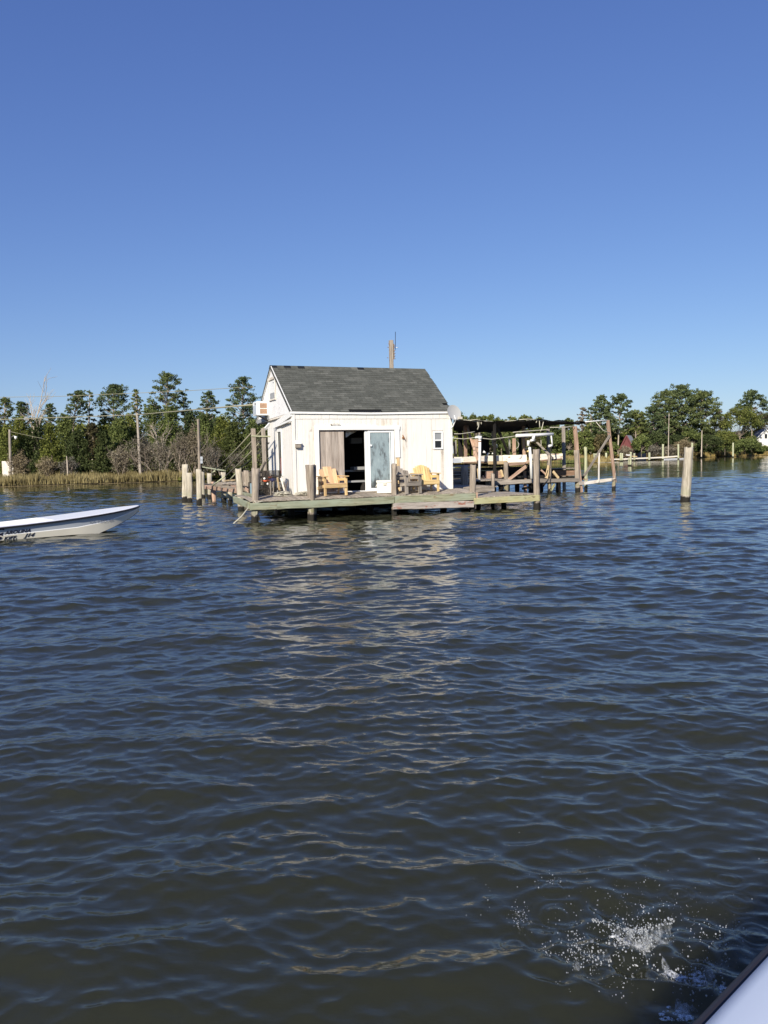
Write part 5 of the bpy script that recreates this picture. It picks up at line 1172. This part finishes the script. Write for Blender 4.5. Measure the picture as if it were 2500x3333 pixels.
# rear and middle beams, dark piles in between
for v_, z_ in ((VS + 1.6, .66), (VS + 3.2, .70), (VK, .74)):
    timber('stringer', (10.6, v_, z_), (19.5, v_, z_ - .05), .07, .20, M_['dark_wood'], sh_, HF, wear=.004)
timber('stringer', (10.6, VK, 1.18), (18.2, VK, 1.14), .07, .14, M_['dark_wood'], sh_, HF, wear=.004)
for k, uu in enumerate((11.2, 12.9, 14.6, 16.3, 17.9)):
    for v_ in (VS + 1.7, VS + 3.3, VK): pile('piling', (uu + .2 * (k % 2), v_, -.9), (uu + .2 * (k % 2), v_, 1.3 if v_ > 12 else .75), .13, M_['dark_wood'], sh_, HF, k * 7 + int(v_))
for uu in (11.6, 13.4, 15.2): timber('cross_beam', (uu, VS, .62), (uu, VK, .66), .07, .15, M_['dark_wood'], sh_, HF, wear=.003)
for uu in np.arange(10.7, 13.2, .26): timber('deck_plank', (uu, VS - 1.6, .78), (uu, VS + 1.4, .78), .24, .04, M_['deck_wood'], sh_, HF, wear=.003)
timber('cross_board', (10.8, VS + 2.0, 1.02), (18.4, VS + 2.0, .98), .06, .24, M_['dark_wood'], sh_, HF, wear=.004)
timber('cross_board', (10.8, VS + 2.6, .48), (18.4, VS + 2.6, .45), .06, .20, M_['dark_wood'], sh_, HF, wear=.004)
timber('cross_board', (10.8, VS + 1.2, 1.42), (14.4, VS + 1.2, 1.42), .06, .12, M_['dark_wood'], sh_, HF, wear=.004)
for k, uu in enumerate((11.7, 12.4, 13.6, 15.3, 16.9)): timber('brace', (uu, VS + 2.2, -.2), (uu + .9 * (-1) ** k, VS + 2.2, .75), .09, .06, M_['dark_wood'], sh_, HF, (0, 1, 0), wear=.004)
# rear posts in tarp shade
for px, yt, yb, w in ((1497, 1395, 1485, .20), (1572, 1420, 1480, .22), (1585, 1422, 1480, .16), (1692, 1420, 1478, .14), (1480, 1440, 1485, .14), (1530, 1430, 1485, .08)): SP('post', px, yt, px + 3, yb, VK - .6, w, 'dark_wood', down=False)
SP('post', 1605, 1404, 1606, 1450, VS + 2.2, .13, 'beige' if False else 'pale_pile', down=False)
T('brace', 1748, 1440, VS + 1.2, 1800, 1492, VS - .1, .10, .05, 'grey_wood')
# inner floor planks / boxes under tables
T('cross_board', 1580, 1546, VS + .3, 1636, 1544, VS + .3, .04, .34, 'pink_wood', (0, 0, 1)); T('brace', 1557, 1525, VS, 1560, 1570, VS, .12, .05, 'yellow_wood'); T('brace', 1572, 1548, VS + .1, 1585, 1570, VS + .1, .06, .05, 'pink_wood')
T('brace', 1630, 1530, VS + .2, 1637, 1552, VS + .2, .10, .05, 'yellow_wood'); T('brace', 1655, 1562, VS - .1, 1712, 1518, VS - .1, .14, .05, 'pink_wood'); T('brace', 1700, 1524, VS - .02, 1716, 1510, VS + .1, .12, .05, 'dark_wood')
T('ledge', 1590, 1507, VS + .1, 1650, 1505, VS + .1, .06, .14, 'yellow_wood', (0, 0, 1)); T('ledge', 1655, 1512, VS + .15, 1712, 1508, VS + .15, .06, .12, 'pink_wood', (0, 0, 1))
T('cross_board', 1800, 1540, VS + 1.5, 1876, 1538, VS + 1.5, .05, .30, 'brown_wood', (0, 0, 1)); T('ledge', 1770, 1526, VS + 1.5, 1872, 1524, VS + 1.5, .30, .04, 'grey_wood', (0, 0, 1)); T('cross_board', 1645, 1530, VS + 1.2, 1745, 1528, VS + 1.2, .06, .12, 'dark_wood', (0, 0, 1))
T('corbel', 1712, 1507, VS - .1, 1722, 1500, VS - .1, .10, .05, 'pink_wood'); T('corbel', 1793, 1598, VS - .05, 1806, 1575, VS - .05, .10, .05, 'moss_beam')
for px in (1565, 1625, 1700): T('joist_end', px, 1590, VS + .4, px + 30, 1585, VS + .9, .05, .10, 'dark_wood', (0, 0, 1))
# troughs
def trough(x0_, x1_, yt, yb, v, mat, label, dep=.9):
    a, c = P(x0_, yt, v), P(x1_, yt, v); zb = P((x0_ + x1_) / 2, yb, v).z; zt = (a.z + c.z) / 2
    t = thing('shedding_tank', label, 'tank', HF @ Matrix.Translation((a.x, v, zb)), 'white wooden tanks under the tarp')
    for nm, p0, p1 in (('front_panel', (a.x, v, (zt + zb) / 2), (c.x, v, (zt + zb) / 2)), ('rear_panel', (a.x, v + dep, (zt + zb) / 2), (c.x, v + dep, (zt + zb) / 2))):
        timber(nm, p0, p1, .04, zt - zb, M_[mat], t, HF, wear=.003)
    for xx in (a.x + .02, c.x - .02): timber('end_panel', (xx, v + .02, (zt + zb) / 2), (xx, v + dep - .02, (zt + zb) / 2), .04, zt - zb - .006, M_[mat], t, HF, wear=.003)
    timber('bottom_panel', (a.x + .02, v + dep / 2, zb + .03), (c.x - .02, v + dep / 2, zb + .03), dep - .06, .04, M_[mat], t, HF, wear=.002)
    return t
trough(1478, 1506, 1492, 1506, VS + .55, 'gel_grey', 'short greyish tank in shade right beside the cottage wall')
trough(1508, 1556, 1487, 1504, VS + .4, 'trough_white', 'stained white tank behind the left brace of the shelter')
trough(1558, 1586, 1485, 1502, VS + .42, 'worn_white', 'worn tank just right of the vertical white pipe')
trough(1588, 1634, 1483, 1505, VS + .44, 'trough_white', 'cream white tank under the middle of the tarp')
trough(1636, 1714, 1481, 1505, VS + .46, 'trough_white', 'long bright white tank left of the big square piling')
trough(1755, 1831, 1477, 1497, VS + .5, 'trough_white', 'white tank right of the big square piling with rusty lower edge')
T('rotten_edge', 1760, 1500, VS + .42, 1829, 1494, VS + .42, .04, .07, 'brown_wood', (0, 0, 1)); T('rotten_edge', 1510, 1506, VS + .38, 1586, 1505, VS + .38, .04, .05, 'brown_wood', (0, 0, 1))
# stacked boards and shaded post beside the cottage wall
st = thing('board_stack', 'shaded stack of boards between the cottage and the first shelter piling', 'boards', HF @ Matrix.Translation((9.2, 4.6, .75)))
for k in range(7): timber('board', (8.95 + random.uniform(-.05, .05), 4.6, .82 + k * .11), (10.0 + random.uniform(-.05, .05), 4.6, .82 + k * .11), .35, .06, M_['grey_wood'], st, HF, wear=.004)
tag(pile('piling', P(1513, 1585, 4.0) - Vector((0, 0, .2)), P(1513, 1516, 4.0), .14, M_['pile_wood'], None, HF, 51), 'thick shaded piling beside the stack of boards', 'piling')
# cords slung across the shelter
for seg, r_, lab in (([(1478, 1426), (1510, 1429), (1545, 1424), (1600, 1430), (1660, 1422), (1690, 1417)], .018, 'grey cord sagging across the shelter at head height'), ([(1478, 1412), (1500, 1412), (1530, 1408), (1545, 1405)], .016, 'short cord under the left end of the tarp'), ([(1670, 1407), (1720, 1403), (1775, 1399), (1790, 1399)], .018, 'pale cord under the tarp before the trees'), ([(1790, 1391), (1840, 1391), (1870, 1386)], .018, 'pale cord tied between the right shelter posts'), ([(1940, 1373), (1962, 1400), (1985, 1410)], .02, 'rope hanging in a curve from the end post'), ([(1682, 1432), (1689, 1445), (1687, 1455), (1680, 1461)], .016, 'cord loop beside a pinkish post')):
    tag(MB().tube([P(x_, y_, VS - .2) for x_, y_ in seg], r_, 5).build('cord', M_['rope'], None), lab, 'cord', 'cords strung in the shelter')
for px, yt, yb in ((1484, 1432, 1478), (1608, 1430, 1472), (1761, 1432, 1465), (1850, 1400, 1425), (1660, 1430, 1462)):
    MB().tube([P(px, yt, VS + 1), P(px + 1, yb, VS + 1)], .018, 4).build('dropper', M_['rope'], sh_)
# white pipes
pp = thing('white_pipe', 'upright white plastic pipe with side arm at the left of the shelter', 'pipe', HF @ Matrix.Translation((11.6, VS - .6, .7)))
vp = VS - .5
a = MB().tube([P(1560, 1570, vp), P(1561.5, 1480, vp), P(1562, 1423, vp)], .062, 10).build('riser', M_['pvc'], pp)
MB().tube([P(1547, 1424, vp), P(1562, 1423, vp)], .045, 8).build('side_arm', M_['pvc'], pp); MB().tube([P(1562, 1430, vp), P(1562, 1419, vp)], .09, 10).build('elbow', M_['pvc'], pp)
MB().tube([P(1561.8, 1438, vp), P(1561.8, 1435, vp)], .075, 10).build('hose_clamp', M_['rust'], pp); MB().tube([P(1561, 1418, vp), P(1560, 1408, vp)], .05, 8).build('cap', M_['grey_wood'], pp)
pp = thing('white_pipe', 'white plastic pipework with long level run and bent drop, right of the shelter middle', 'pipe', HF @ Matrix.Translation((15, VS - .6, 1)))
MB().tube([P(1680, 1418, vp), P(1740, 1416, vp), P(1800, 1413, vp)], .075, 10).build('level_run', M_['pvc'], pp)
MB().tube([P(1737, 1416, vp), P(1736, 1432, vp)], .075, 10).build('drop', M_['pvc'], pp); MB().tube([P(1740, 1432, vp), P(1727, 1434, vp)], .06, 10).build('elbow', M_['pvc'], pp)
MB().tube([P(1720, 1434, vp), P(1719, 1452, vp)], .065, 10, .055).build('drop', M_['pvc'], pp)
MB().tube([P(1724, 1460, vp), P(1728, 1500, vp), P(1730, 1558, vp)], .065, 10).build('riser', M_['pvc'], pp); MB().ball(P(1724, 1460, vp), .08).build('elbow', M_['pvc'], pp)
MB().tube([P(1716, 1469, vp), P(1725, 1469, vp)], .04, 8).build('valve', M_['yellow_paint'], pp); MB().ball(P(1713, 1462, vp + .1), .10).build('pump', M_['black'], pp)
MB().tube([P(1794, 1416, vp), P(1796, 1435, vp), P(1798, 1448, vp)], .035, 8).build('hose', M_['pvc'], pp)
mb = MB(); mb.tube([P(1797, 1450, vp), P(1786, 1452, vp)], .06, 8); mb.build('tee', M_['pvc'], pp)
tag(MB().tube([P(1794, 1455, vp), P(1792, 1490, vp), P(1789, 1530, vp), P(1786, 1556, vp)], .022, 5).build('black_hose', M_['black'], None), 'black hose hanging right of the big square piling', 'hose')
tag(MB().tube([P(1784, 1530, vp), P(1778, 1548, vp), P(1769, 1556, vp)], .02, 5).build('black_hose', M_['black'], None), 'short curved black hose end near the shelter beam', 'hose')
pp = thing('white_pipe', 'small white pipe arch on top of the cream tank', 'pipe', HF @ Matrix.Translation((14, VS, 1.9)))
MB().tube([P(1587, 1483, vp + 1), P(1587, 1477, vp + 1), P(1593, 1476, vp + 1)], .035, 8).build('left_stub', M_['pvc'], pp); MB().tube([P(1602, 1476, vp + 1), P(1607, 1476, vp + 1)], .035, 8).build('right_stub', M_['pvc'], pp)
tag(MB().tube([P(1574, 1470, VS + 1), P(1581, 1474, VS + 1)], .06, 8, .03).build('tap', M_['pvc'], None), 'small white tap beside the dark posts of the shelter', 'tap')
for px, y0_, y1_, lab in ((1657, 1428, 1478, 'thin metal rod standing on the white tanks'), (1617, 1445, 1457, 'small white rag tied under the shelter')):
    tag(MB().tube([P(px, y0_, VS + .6), P(px + 1, y1_, VS + .6)], .022, 6).build('rod' if 'rod' in lab else 'rag', M_['metal'] if 'rod' in lab else M_['white_float'], None), lab, 'rod' if 'rod' in lab else 'rag')

# ------------------------------------------------------------------ big lone piling
f0 = G(2230, 1632); tp = DY(2241, 1456, f0.y); d = tp - f0
lp = pile('lone_piling', f0 - d * .6, tp, .185, M_['pale_pile'], None, ID, 61, .170, n=20, rot=.016); tag(lp, 'big pale lone piling standing in open water at right, slightly leaning', 'piling')

# ------------------------------------------------------------------ SKIFF
sb = G(0, 1764); bow = G(330, 1737); ax = (bow - sb); ax.z = 0; ax.normalize(); side = Vector((ax.y, -ax.x, 0))      # side points to the camera side
Mk = Matrix(((ax.x, -side.x, 0, bow.x), (ax.y, -side.y, 0, bow.y), (0, 0, 1, 0), (0, 0, 0, 1)))    # local x forward, y away from camera, z up
inv = Mk.inverted()
tipw = DY(456, 1656, bow.y + 1.45); tip = inv @ tipw
sk = thing('skiff', 'white flat bottomed skiff with side band coloured grey for shade, bow pointing right', 'skiff', Mk)
BW = 1.68; xs = [-4.6, -4.0, -3, -2, -1.2, -.6, 0, .45, .85, 1.15, tip.x]
def skz(x):          # sheer height
    t_ = (x + 4.6) / (tip.x + 4.6); return .33 + (.66 - .33) * t_ ** 2.0
def kz(x):           # bottom height (rises at the bow)
    return -.12 if x < -.5 else -.12 + .62 * max(0, (x + .5) / (tip.x + .5)) ** 1.35
def hwid(x): return BW / 2 if x < -1.0 else BW / 2 * max(.06, (1 - max(0, (x + 1.0) / (tip.x + 1.02)) ** 2.6)) ** .6
secs = []
for x in xs:
    w = hwid(x); zs, zk = skz(x), kz(x); zm = zk + (zs - zk) * .55
    secs.append([(x, BW/2 - w, zs), (x, BW/2 - w * .955, zs - .03), (x, BW/2 - w * .90, zm + .02), (x, BW/2 - w * .905, zm), (x, BW/2 - w * .86, max(zk, min(.02, zm)) if x < -.5 else zk + .02), (x, BW/2 - w * .80, zk), (x, BW/2, zk)])
def strip(k0, k1, name, mat, mirror=True):
    mb = MB()
    for mir in ((False, True) if mirror else (False,)):
        vs = []; 
        for s_ in secs:
            for k in (k0, k1): p = s_[k]; vs.append((p[0], (BW - p[1]) if mir else p[1], p[2]))
        mb.add(vs, [(2 * i, 2 * i + 1, 2 * i + 3, 2 * i + 2) for i in range(len(secs) - 1)], True)
    return mb.build(name, M_[mat], sk, Mk)
strip(1, 2, 'shade_grey_band', 'gel_grey'); strip(2, 3, 'band_lip', 'gel_white'); strip(3, 4, 'lower_side', 'gel_cream'); strip(4, 5, 'chine', 'antifoul'); strip(5, 6, 'bottom', 'antifoul')  # upper strake coloured grey to stand for its shade
# rub rail and gunwale cap, inner liner
for sgn in (0, 1):
    pts = [(s_[0][0], (BW - s_[0][1] if sgn else s_[0][1]), s_[0][2] - .02) for s_ in secs]; mb = MB(); mb.tube(pts, .024, 6); mb.build('rub_rail', M_['rubber'], sk, Mk)
mb = MB(); vs = []; 
for s_ in secs:
    x, y, z = s_[0]; w = BW / 2 - y; inn = max(.0, w - .16)
    vs += [(x, BW/2 - w, z), (x, BW/2 - inn, z + .015), (x, BW/2 + inn, z + .015), (x, BW/2 + w, z)]
fs = []
for i in range(len(secs) - 1):
    a = i * 4; b_ = a + 4; fs += [(a, a + 1, b_ + 1, b_), (a + 2, a + 3, b_ + 3, b_ + 2)]
    if xs[i] >= -1.3: fs.append((a + 1, a + 2, b_ + 2, b_ + 1))
mb.add(vs, fs, False); mb.build('gunwale', M_['gel_white'], sk, Mk)
mb = MB(); vs = []
k_ = [i for i, x in enumerate(xs) if x <= -1.2]
for i in k_:
    x, y, z = secs[i][0]; w = BW / 2 - y - .16; vs += [(x, BW/2 - w, z + .015), (x, BW/2 - w + .03, .02), (x, BW/2 + w - .03, .02), (x, BW/2 + w, z + .015)]
fs = [(i * 4 + j, i * 4 + j + 1, i * 4 + j + 5, i * 4 + j + 4) for i in range(len(k_) - 1) for j in range(3)]; L_ = (len(k_) - 1) * 4; fs.append((L_, L_ + 1, L_ + 2, L_ + 3)); mb.add(vs, fs); mb.build('liner', M_['gel_white'], sk, Mk)
mb = MB(); s0 = secs[0]; mb.add([s0[0], s0[6], (s0[6][0], BW, s0[5][2]), (s0[0][0], BW - s0[0][1], s0[0][2])], [(0, 1, 2, 3)]); mb.prism([(-4.6, .06, -.1), (-4.6, BW - .06, -.1), (-4.6, BW - .06, .32), (-4.6, .06, .32)], (.06, 0, 0)); mb.build('transom', M_['gel_white'], sk, Mk)
MB().box((-3.0, .16, .20), (-2.6, BW - .16, .24)).build('thwart', M_['gel_white'], sk, Mk)
# lettering, lying on the hull side
def hull_y(x, z):
    """near side of the hull at station x, height z"""
    w = hwid(x); zs, zk = skz(x), kz(x); zm = zk + (zs - zk) * .55
    tab = [(zs, 1.0), (zs - .03, .955), (zm + .02, .90), (zm, .905), (max(zk, .02), .86), (zk, .80)]
    for (z0, f0_), (z1_, f1_) in zip(tab, tab[1:]):
        if z >= z1_: q = 0 if abs(z0 - z1_) < 1e-6 else max(0, min(1, (z0 - z) / (z0 - z1_))); return BW / 2 - w * (f0_ + (f1_ - f0_) * q)
    return BW / 2 - w * .80
def text_mesh(txt, shear, bold):
    cu = bpy.data.curves.new('lettering', 'FONT'); cu.body = txt; cu.size = 1.0; cu.extrude = 0; cu.shear = shear; cu.offset = bold; cu.space_character = 1.05
    o_ = bpy.data.objects.new('lettering', cu); bpy.context.collection.objects.link(o_); dg = bpy.context.evaluated_depsgraph_get(); me = bpy.data.meshes.new_from_object(o_.evaluated_get(dg)); bpy.data.objects.remove(o_)
    return me
def lettering(txt, px, py, h_px, mat, parent, shear=.35, spx=None, bold=0.0):
    """flat painted letters wrapped onto the near side of the hull, one mesh per letter"""
    def hit(px_, py_):
        d_ = Vector(ray(px_, py_)); lo = inv @ Vector(CAMP); ld = inv.to_3x3() @ d_; yy = .06
        for _ in range(4): t_ = (yy - lo.y) / ld.y; p_ = lo + ld * t_; yy = hull_y(p_.x, p_.z)
        return p_
    p0 = hit(px, py); pe = hit(px + spx, py - spx * .105); top_ = hit(px, py - h_px); hgt = (top_ - p0).length
    full = text_mesh(txt, shear, bold); xs_ = [v_.co.x for v_ in full.vertices]; wfull = max(xs_)
    for i_, ch in enumerate(txt):
        if ch == ' ': continue
        me = text_mesh(ch, shear, bold); pre = text_mesh(txt[:i_ + 1], shear, bold); dx_ = max(v_.co.x for v_ in pre.vertices) - max(v_.co.x for v_ in me.vertices)
        for v_ in me.vertices:
            a_ = (v_.co.x + dx_) / wfull; b_ = v_.co.y / .72
            x_ = p0.x + (pe.x - p0.x) * a_; z_ = p0.z + (pe.z - p0.z) * a_ + (top_.z - p0.z) * b_
            v_.co = Vector((x_, hull_y(x_, z_) - .008, z_))
        me.materials.clear(); mobj('letter', me, WM[parent.name], parent, M_[mat])
lettering('AROLINA', 15, 1740, 11, 'navy', sk, .3, 84, .035)
lettering('KIFF.', 12, 1758, 10.5, 'navy', sk, .3, 43, .035)
lettering('J14', 80, 1748.5, 11, 'navy', sk, .4, 34, .045)
lettering('C', -18, 1741, 18, 'navy', sk, .2, 32, .03); lettering('S', -20, 1759, 18, 'navy', sk, .2, 30, .03)
lettering('VA 6365 BF', 290, 1705, 9, 'faded_ink', sk, .1, 80, .0)

# ------------------------------------------------------------------ OWN BOAT (bottom right corner)
e0, e1 = G(2246, 3333, .9), G(2500, 3068, .9); bd_ = (e1 - e0); bd_.z = 0; bd_.normalize(); bn = Vector((bd_.y, -bd_.x, 0))
Mb = Matrix(((bd_.x, bn.x, 0, e0.x), (bd_.y, bn.y, 0, e0.y), (0, 0, -1 * 0 + 1, 0), (0, 0, 0, 1)))      # x forward, y to the inside (right), z up
mbt = thing('motorboat', 'white motorboat gunwale with black rub rail in the bottom right corner', 'boat', Mb)
LB = [-3.6, -2.5, -1, 0, 1.0, 1.8, 2.5, 3.0, 3.3]; BB = 2.3
def bw_(x): return BB / 2 if x < 1.0 else BB / 2 * max(.05, 1 - ((x - 1.0) / 2.35) ** 2.2)
def port(x, inset=0, z=0): return Vector((x, BB / 2 - bw_(x) + inset, z))
def stbd(x, inset=0, z=0): return Vector((x, BB / 2 + bw_(x) - inset, z))
mb = MB()
for fn in (port, stbd):
    prof = [(.0, .86), (.02, .90), (.05, .912), (.34, .905), (.36, .88), (.37, .35)]
    vs = [fn(x, min(i_, bw_(x) * .98), z_) for x in LB for i_, z_ in prof]; n_ = len(prof)
    mb.add(vs, [(i * n_ + j, i * n_ + j + 1, (i + 1) * n_ + j + 1, (i + 1) * n_ + j) for i in range(len(LB) - 1) for j in range(n_ - 1)], True)
mb.build('gunwale', M_['shaded_gel'], mbt, Mb)
mb = MB()
for fn in (port, stbd):
    prof = [(.0, .84), (.03, .55), (.12, .0), (.35, -.3)]; vs = [fn(x, min(i_, bw_(x) * .98), z_) for x in LB for i_, z_ in prof]; n_ = 4
    mb.add(vs, [(i * n_ + j, i * n_ + j + 1, (i + 1) * n_ + j + 1, (i + 1) * n_ + j) for i in range(len(LB) - 1) for j in range(n_ - 1)], True)
mb.build('hull', M_['gel_white'], mbt, Mb)
for fn in (port, stbd): mb = MB(); mb.tube([fn(x, -.004, .862) for x in LB], .015, 8); mb.build('rub_rail', M_['rubber'], mbt, Mb)
mb = MB(); mb.add([port(x, .3, .35) for x in LB] + [stbd(x, .3, .35) for x in LB], [(i, i + 1, len(LB) + i + 1, len(LB) + i) for i in range(len(LB) - 1)]); mb.build('cockpit_floor', M_['gel_white'], mbt, Mb)
mb = MB(); mb.prism([port(x, 0.02, .905) for x in (1.6, 1.8, 2.5, 3.0, 3.3)] + [stbd(x, .02, .905) for x in (3.3, 3.0, 2.5, 1.8, 1.6)], (0, 0, -.03)); mb.build('foredeck', M_['gel_white'], mbt, Mb)
mb = MB(); mb.box((-3.62, .1, -.2), (-3.55, BB - .1, .88)); mb.build('transom', M_['gel_white'], mbt, Mb)
cn = MB().box((-2.3, BB/2 - .35, .35), (-1.7, BB/2 + .35, 1.3)).build('console', M_['gel_white'], mbt, Mb); bevel(cn, .05, 2)

# ------------------------------------------------------------------ SPLASH
m, nt, b, out = new_mat('spray')
b.inputs['Base Color'].default_value = (.85, .88, .92, 1); b.inputs['Roughness'].default_value = .15; b.inputs['IOR'].default_value = 1.33; b.inputs['Transmission Weight'].default_value = .7
M_['spray'] = m
m, nt, b, out = new_mat('spray_sheet')
b.inputs['Base Color'].default_value = (.80, .85, .92, 1); b.inputs['Roughness'].default_value = .12; b.inputs['IOR'].default_value = 1.33; b.inputs['Transmission Weight'].default_value = .5
v = coords(nt, 'Object', (1, 1, .5)); n = noise(nt, v, 38, 4, .7); nt.links.new(ramp(nt, n, [(.44, g3(.02)), (.68, g3(.6))]), b.inputs['Alpha']); bump(nt, b, n, .004); M_['spray_sheet'] = m
m, nt, b, out = new_mat('foam')
b.inputs['Base Color'].default_value = (.80, .82, .84, 1); b.inputs['Roughness'].default_value = .6
v = coords(nt, 'Object'); n = noise(nt, v, 90, 5, .75); nt.links.new(ramp(nt, n, [(.46, g3(0)), (.60, g3(.85))]), b.inputs['Alpha']); M_['foam'] = m
def ico(mb, c, r_, st=1.0, d=None):
    mb.ball(c, r_, 6, 4, (random.uniform(.7, 1.2), random.uniform(.7, 1.2), random.uniform(.8, 1.4) * st))
mb = MB(); rs = random.Random(9)
def W(px, py, h=0.0): p = G(px, py + 0); return p + Vector((0, 0, h))
# groups: (centre px, py, spread px, count, max size m, height)
for cx_, cy_, sx_, sy_, n_, sz_, hh in ((2060, 3090, 75, 55, 420, .0075, .09), (1880, 3110, 55, 60, 170, .006, .05), (1935, 3150, 30, 35, 80, .007, .05), (1690, 2990, 35, 40, 40, .005, .03), (1770, 3115, 35, 30, 40, .005, .03), (2340, 3090, 110, 70, 110, .006, .05), (2250, 3200, 100, 60, 170, .007, .05), (2020, 3220, 60, 40, 60, .005, .04), (1840, 3225, 50, 20, 40, .005, .02), (2100, 3000, 330, 110, 130, .0045, .10), (2360, 3260, 70, 60, 150, .008, .06), (1800, 2870, 40, 20, 20, .004, .02), (2000, 2900, 400, 150, 50, .003, .03)):
    for _ in range(int(n_ * 1.9)):
        px = rs.gauss(cx_, sx_ * .55); py = rs.gauss(cy_, sy_ * .55); s_ = sz_ * .50 * rs.random() ** 2.6 + .0008
        if px > 2520 or (px - 2246) * (-270) / 254 + 3333 < py: continue
        ico(mb, W(px, py) + Vector((0, 0, rs.random() ** 2 * hh)), s_)
dr = mb.build('spray_drops', M_['spray'], None, ID)
spl = tag(dr, 'scattered droplets flying around the splash near the boat', 'spray', None, 'stuff')
# crown: a thin curved sheet of water with rim beads
spt = thing('water_splash', 'thin curved sheet of splashing water beside the boat gunwale', 'splash', Matrix.Translation(SPLASH))
rim = [(1965, 3005, .10), (2000, 3012, .12), (2040, 3022, .13), (2075, 3026, .13), (2110, 3024, .14), (2140, 3012, .16), (2175, 3000, .18), (2192, 2998, .18)]
foot = [(2030, 3075), (2050, 3085), (2070, 3095), (2090, 3100), (2110, 3100), (2140, 3100), (2175, 3095), (2190, 3085)]
vs = []; nvv = 9
for (rx_, ry_, hz), (fx, fy) in zip(rim, foot):
    b0 = W(fx, fy); top_ = DY(rx_, ry_, b0.y + .04)
    for j in range(nvv): t_ = j / (nvv - 1); p = b0.lerp(top_, t_); p += Vector((rs.gauss(0, .003), rs.gauss(0, .004) + .03 * math.sin(t_ * PI), 0)); vs.append(p)
mb = MB(); mb.add(vs, [(i * nvv + j, (i + 1) * nvv + j, (i + 1) * nvv + j + 1, i * nvv + j + 1) for i in range(len(rim) - 1) for j in range(nvv - 1)], True); mb.build('water_sheet', M_['spray_sheet'], spt, ID)
mb = MB(); tops = [vs[i * nvv + nvv - 1] for i in range(len(rim))]
for i in range(len(tops) - 1):
    for k in range(16):
        p = tops[i].lerp(tops[i + 1], k / 16) + Vector((rs.gauss(0, .006), rs.gauss(0, .006), rs.gauss(0, .007))); mb.ball(p, .001 + .0042 * rs.random() ** 2, 6, 4)
for k in range(60): t_ = k / 60; p = tops[0].lerp(DY(1925, 2993, tops[0].y), t_ ** .8); mb.ball(p + Vector((0, 0, rs.gauss(0, .004))), rs.uniform(.001, .0035) , 6, 4) if rs.random() < .5 else None
mb.build('rim_beads', M_['spray'], spt, ID)
# low lumps of aerated water
mb = MB()
for cx_, cy_, sx_, sy_, n_, s0_ in ((2060, 3105, 60, 40, 70, .022), (2190, 3180, 28, 18, 16, .03), (2330, 3230, 45, 55, 46, .022), (2290, 3180, 60, 30, 26, .016), (1885, 3120, 28, 45, 26, .014), (2240, 3320, 50, 20, 26, .02), (2040, 3060, 40, 30, 26, .016), (1945, 3150, 14, 16, 10, .014), (2450, 3130, 30, 20, 14, .014), (2180, 3300, 40, 20, 14, .014)):
    for _ in range(n_):
        px = rs.gauss(cx_, sx_ * .5); py = rs.gauss(cy_, sy_ * .5)
        if (px - 2246) * (-270) / 254 + 3325 < py: continue
        r_ = s0_ * .72 * rs.uniform(.3, 1); mb.ball(W(px, py, .002), r_, 8, 5, (rs.uniform(.8, 2.4), rs.uniform(.6, 1.6), rs.uniform(.2, .5)))
mb.build('foam_lumps', M_['foam'], spt, ID)['kind'] = 'stuff'

# small ragged tongues of water thrown up round the main sheet
for cx_, cy_, n_, sz_ in ((2055, 3095, 9, .085), (1880, 3110, 5, .05), (1935, 3150, 3, .05), (2190, 3190, 5, .07), (2330, 3215, 6, .07), (2300, 3160, 3, .05), (2240, 3300, 4, .06), (1690, 2990, 2, .035), (2020, 3215, 3, .04)):
    for _ in range(n_):
        px = rs.gauss(cx_, 24); py = rs.gauss(cy_, 18)
        if (px - 2246) * (-270) / 254 + 3315 < py: continue
        o0 = W(px, py); an = rs.uniform(0, 2 * PI); ln = sz_ * rs.uniform(.6, 1.3); hh = sz_ * rs.uniform(.4, 1.0); cv = rs.uniform(-1.6, 1.6); vs = []; K = 9; J = 5
        for i in range(K):
            q = i / (K - 1) - .5; a_ = an + cv * q; base = o0 + Vector((math.cos(an) * ln * q, math.sin(an) * ln * q, -.004)); out_ = Vector((-math.sin(a_), math.cos(a_), 0))
            top_h = hh * (1 - (2 * q) ** 2 * .7) * rs.uniform(.55, 1.15)
            for j in range(J): t_ = j / (J - 1); vs.append(base + out_ * (t_ ** 1.5 * hh * .6) + Vector((rs.gauss(0, .0015), rs.gauss(0, .0015), top_h * t_)))
        mb = MB(); mb.add(vs, [(i * J + j, (i + 1) * J + j, (i + 1) * J + j + 1, i * J + j + 1) for i in range(K - 1) for j in range(J - 1)], True); mb.build('water_tongue', M_['spray_sheet'], spt, ID)
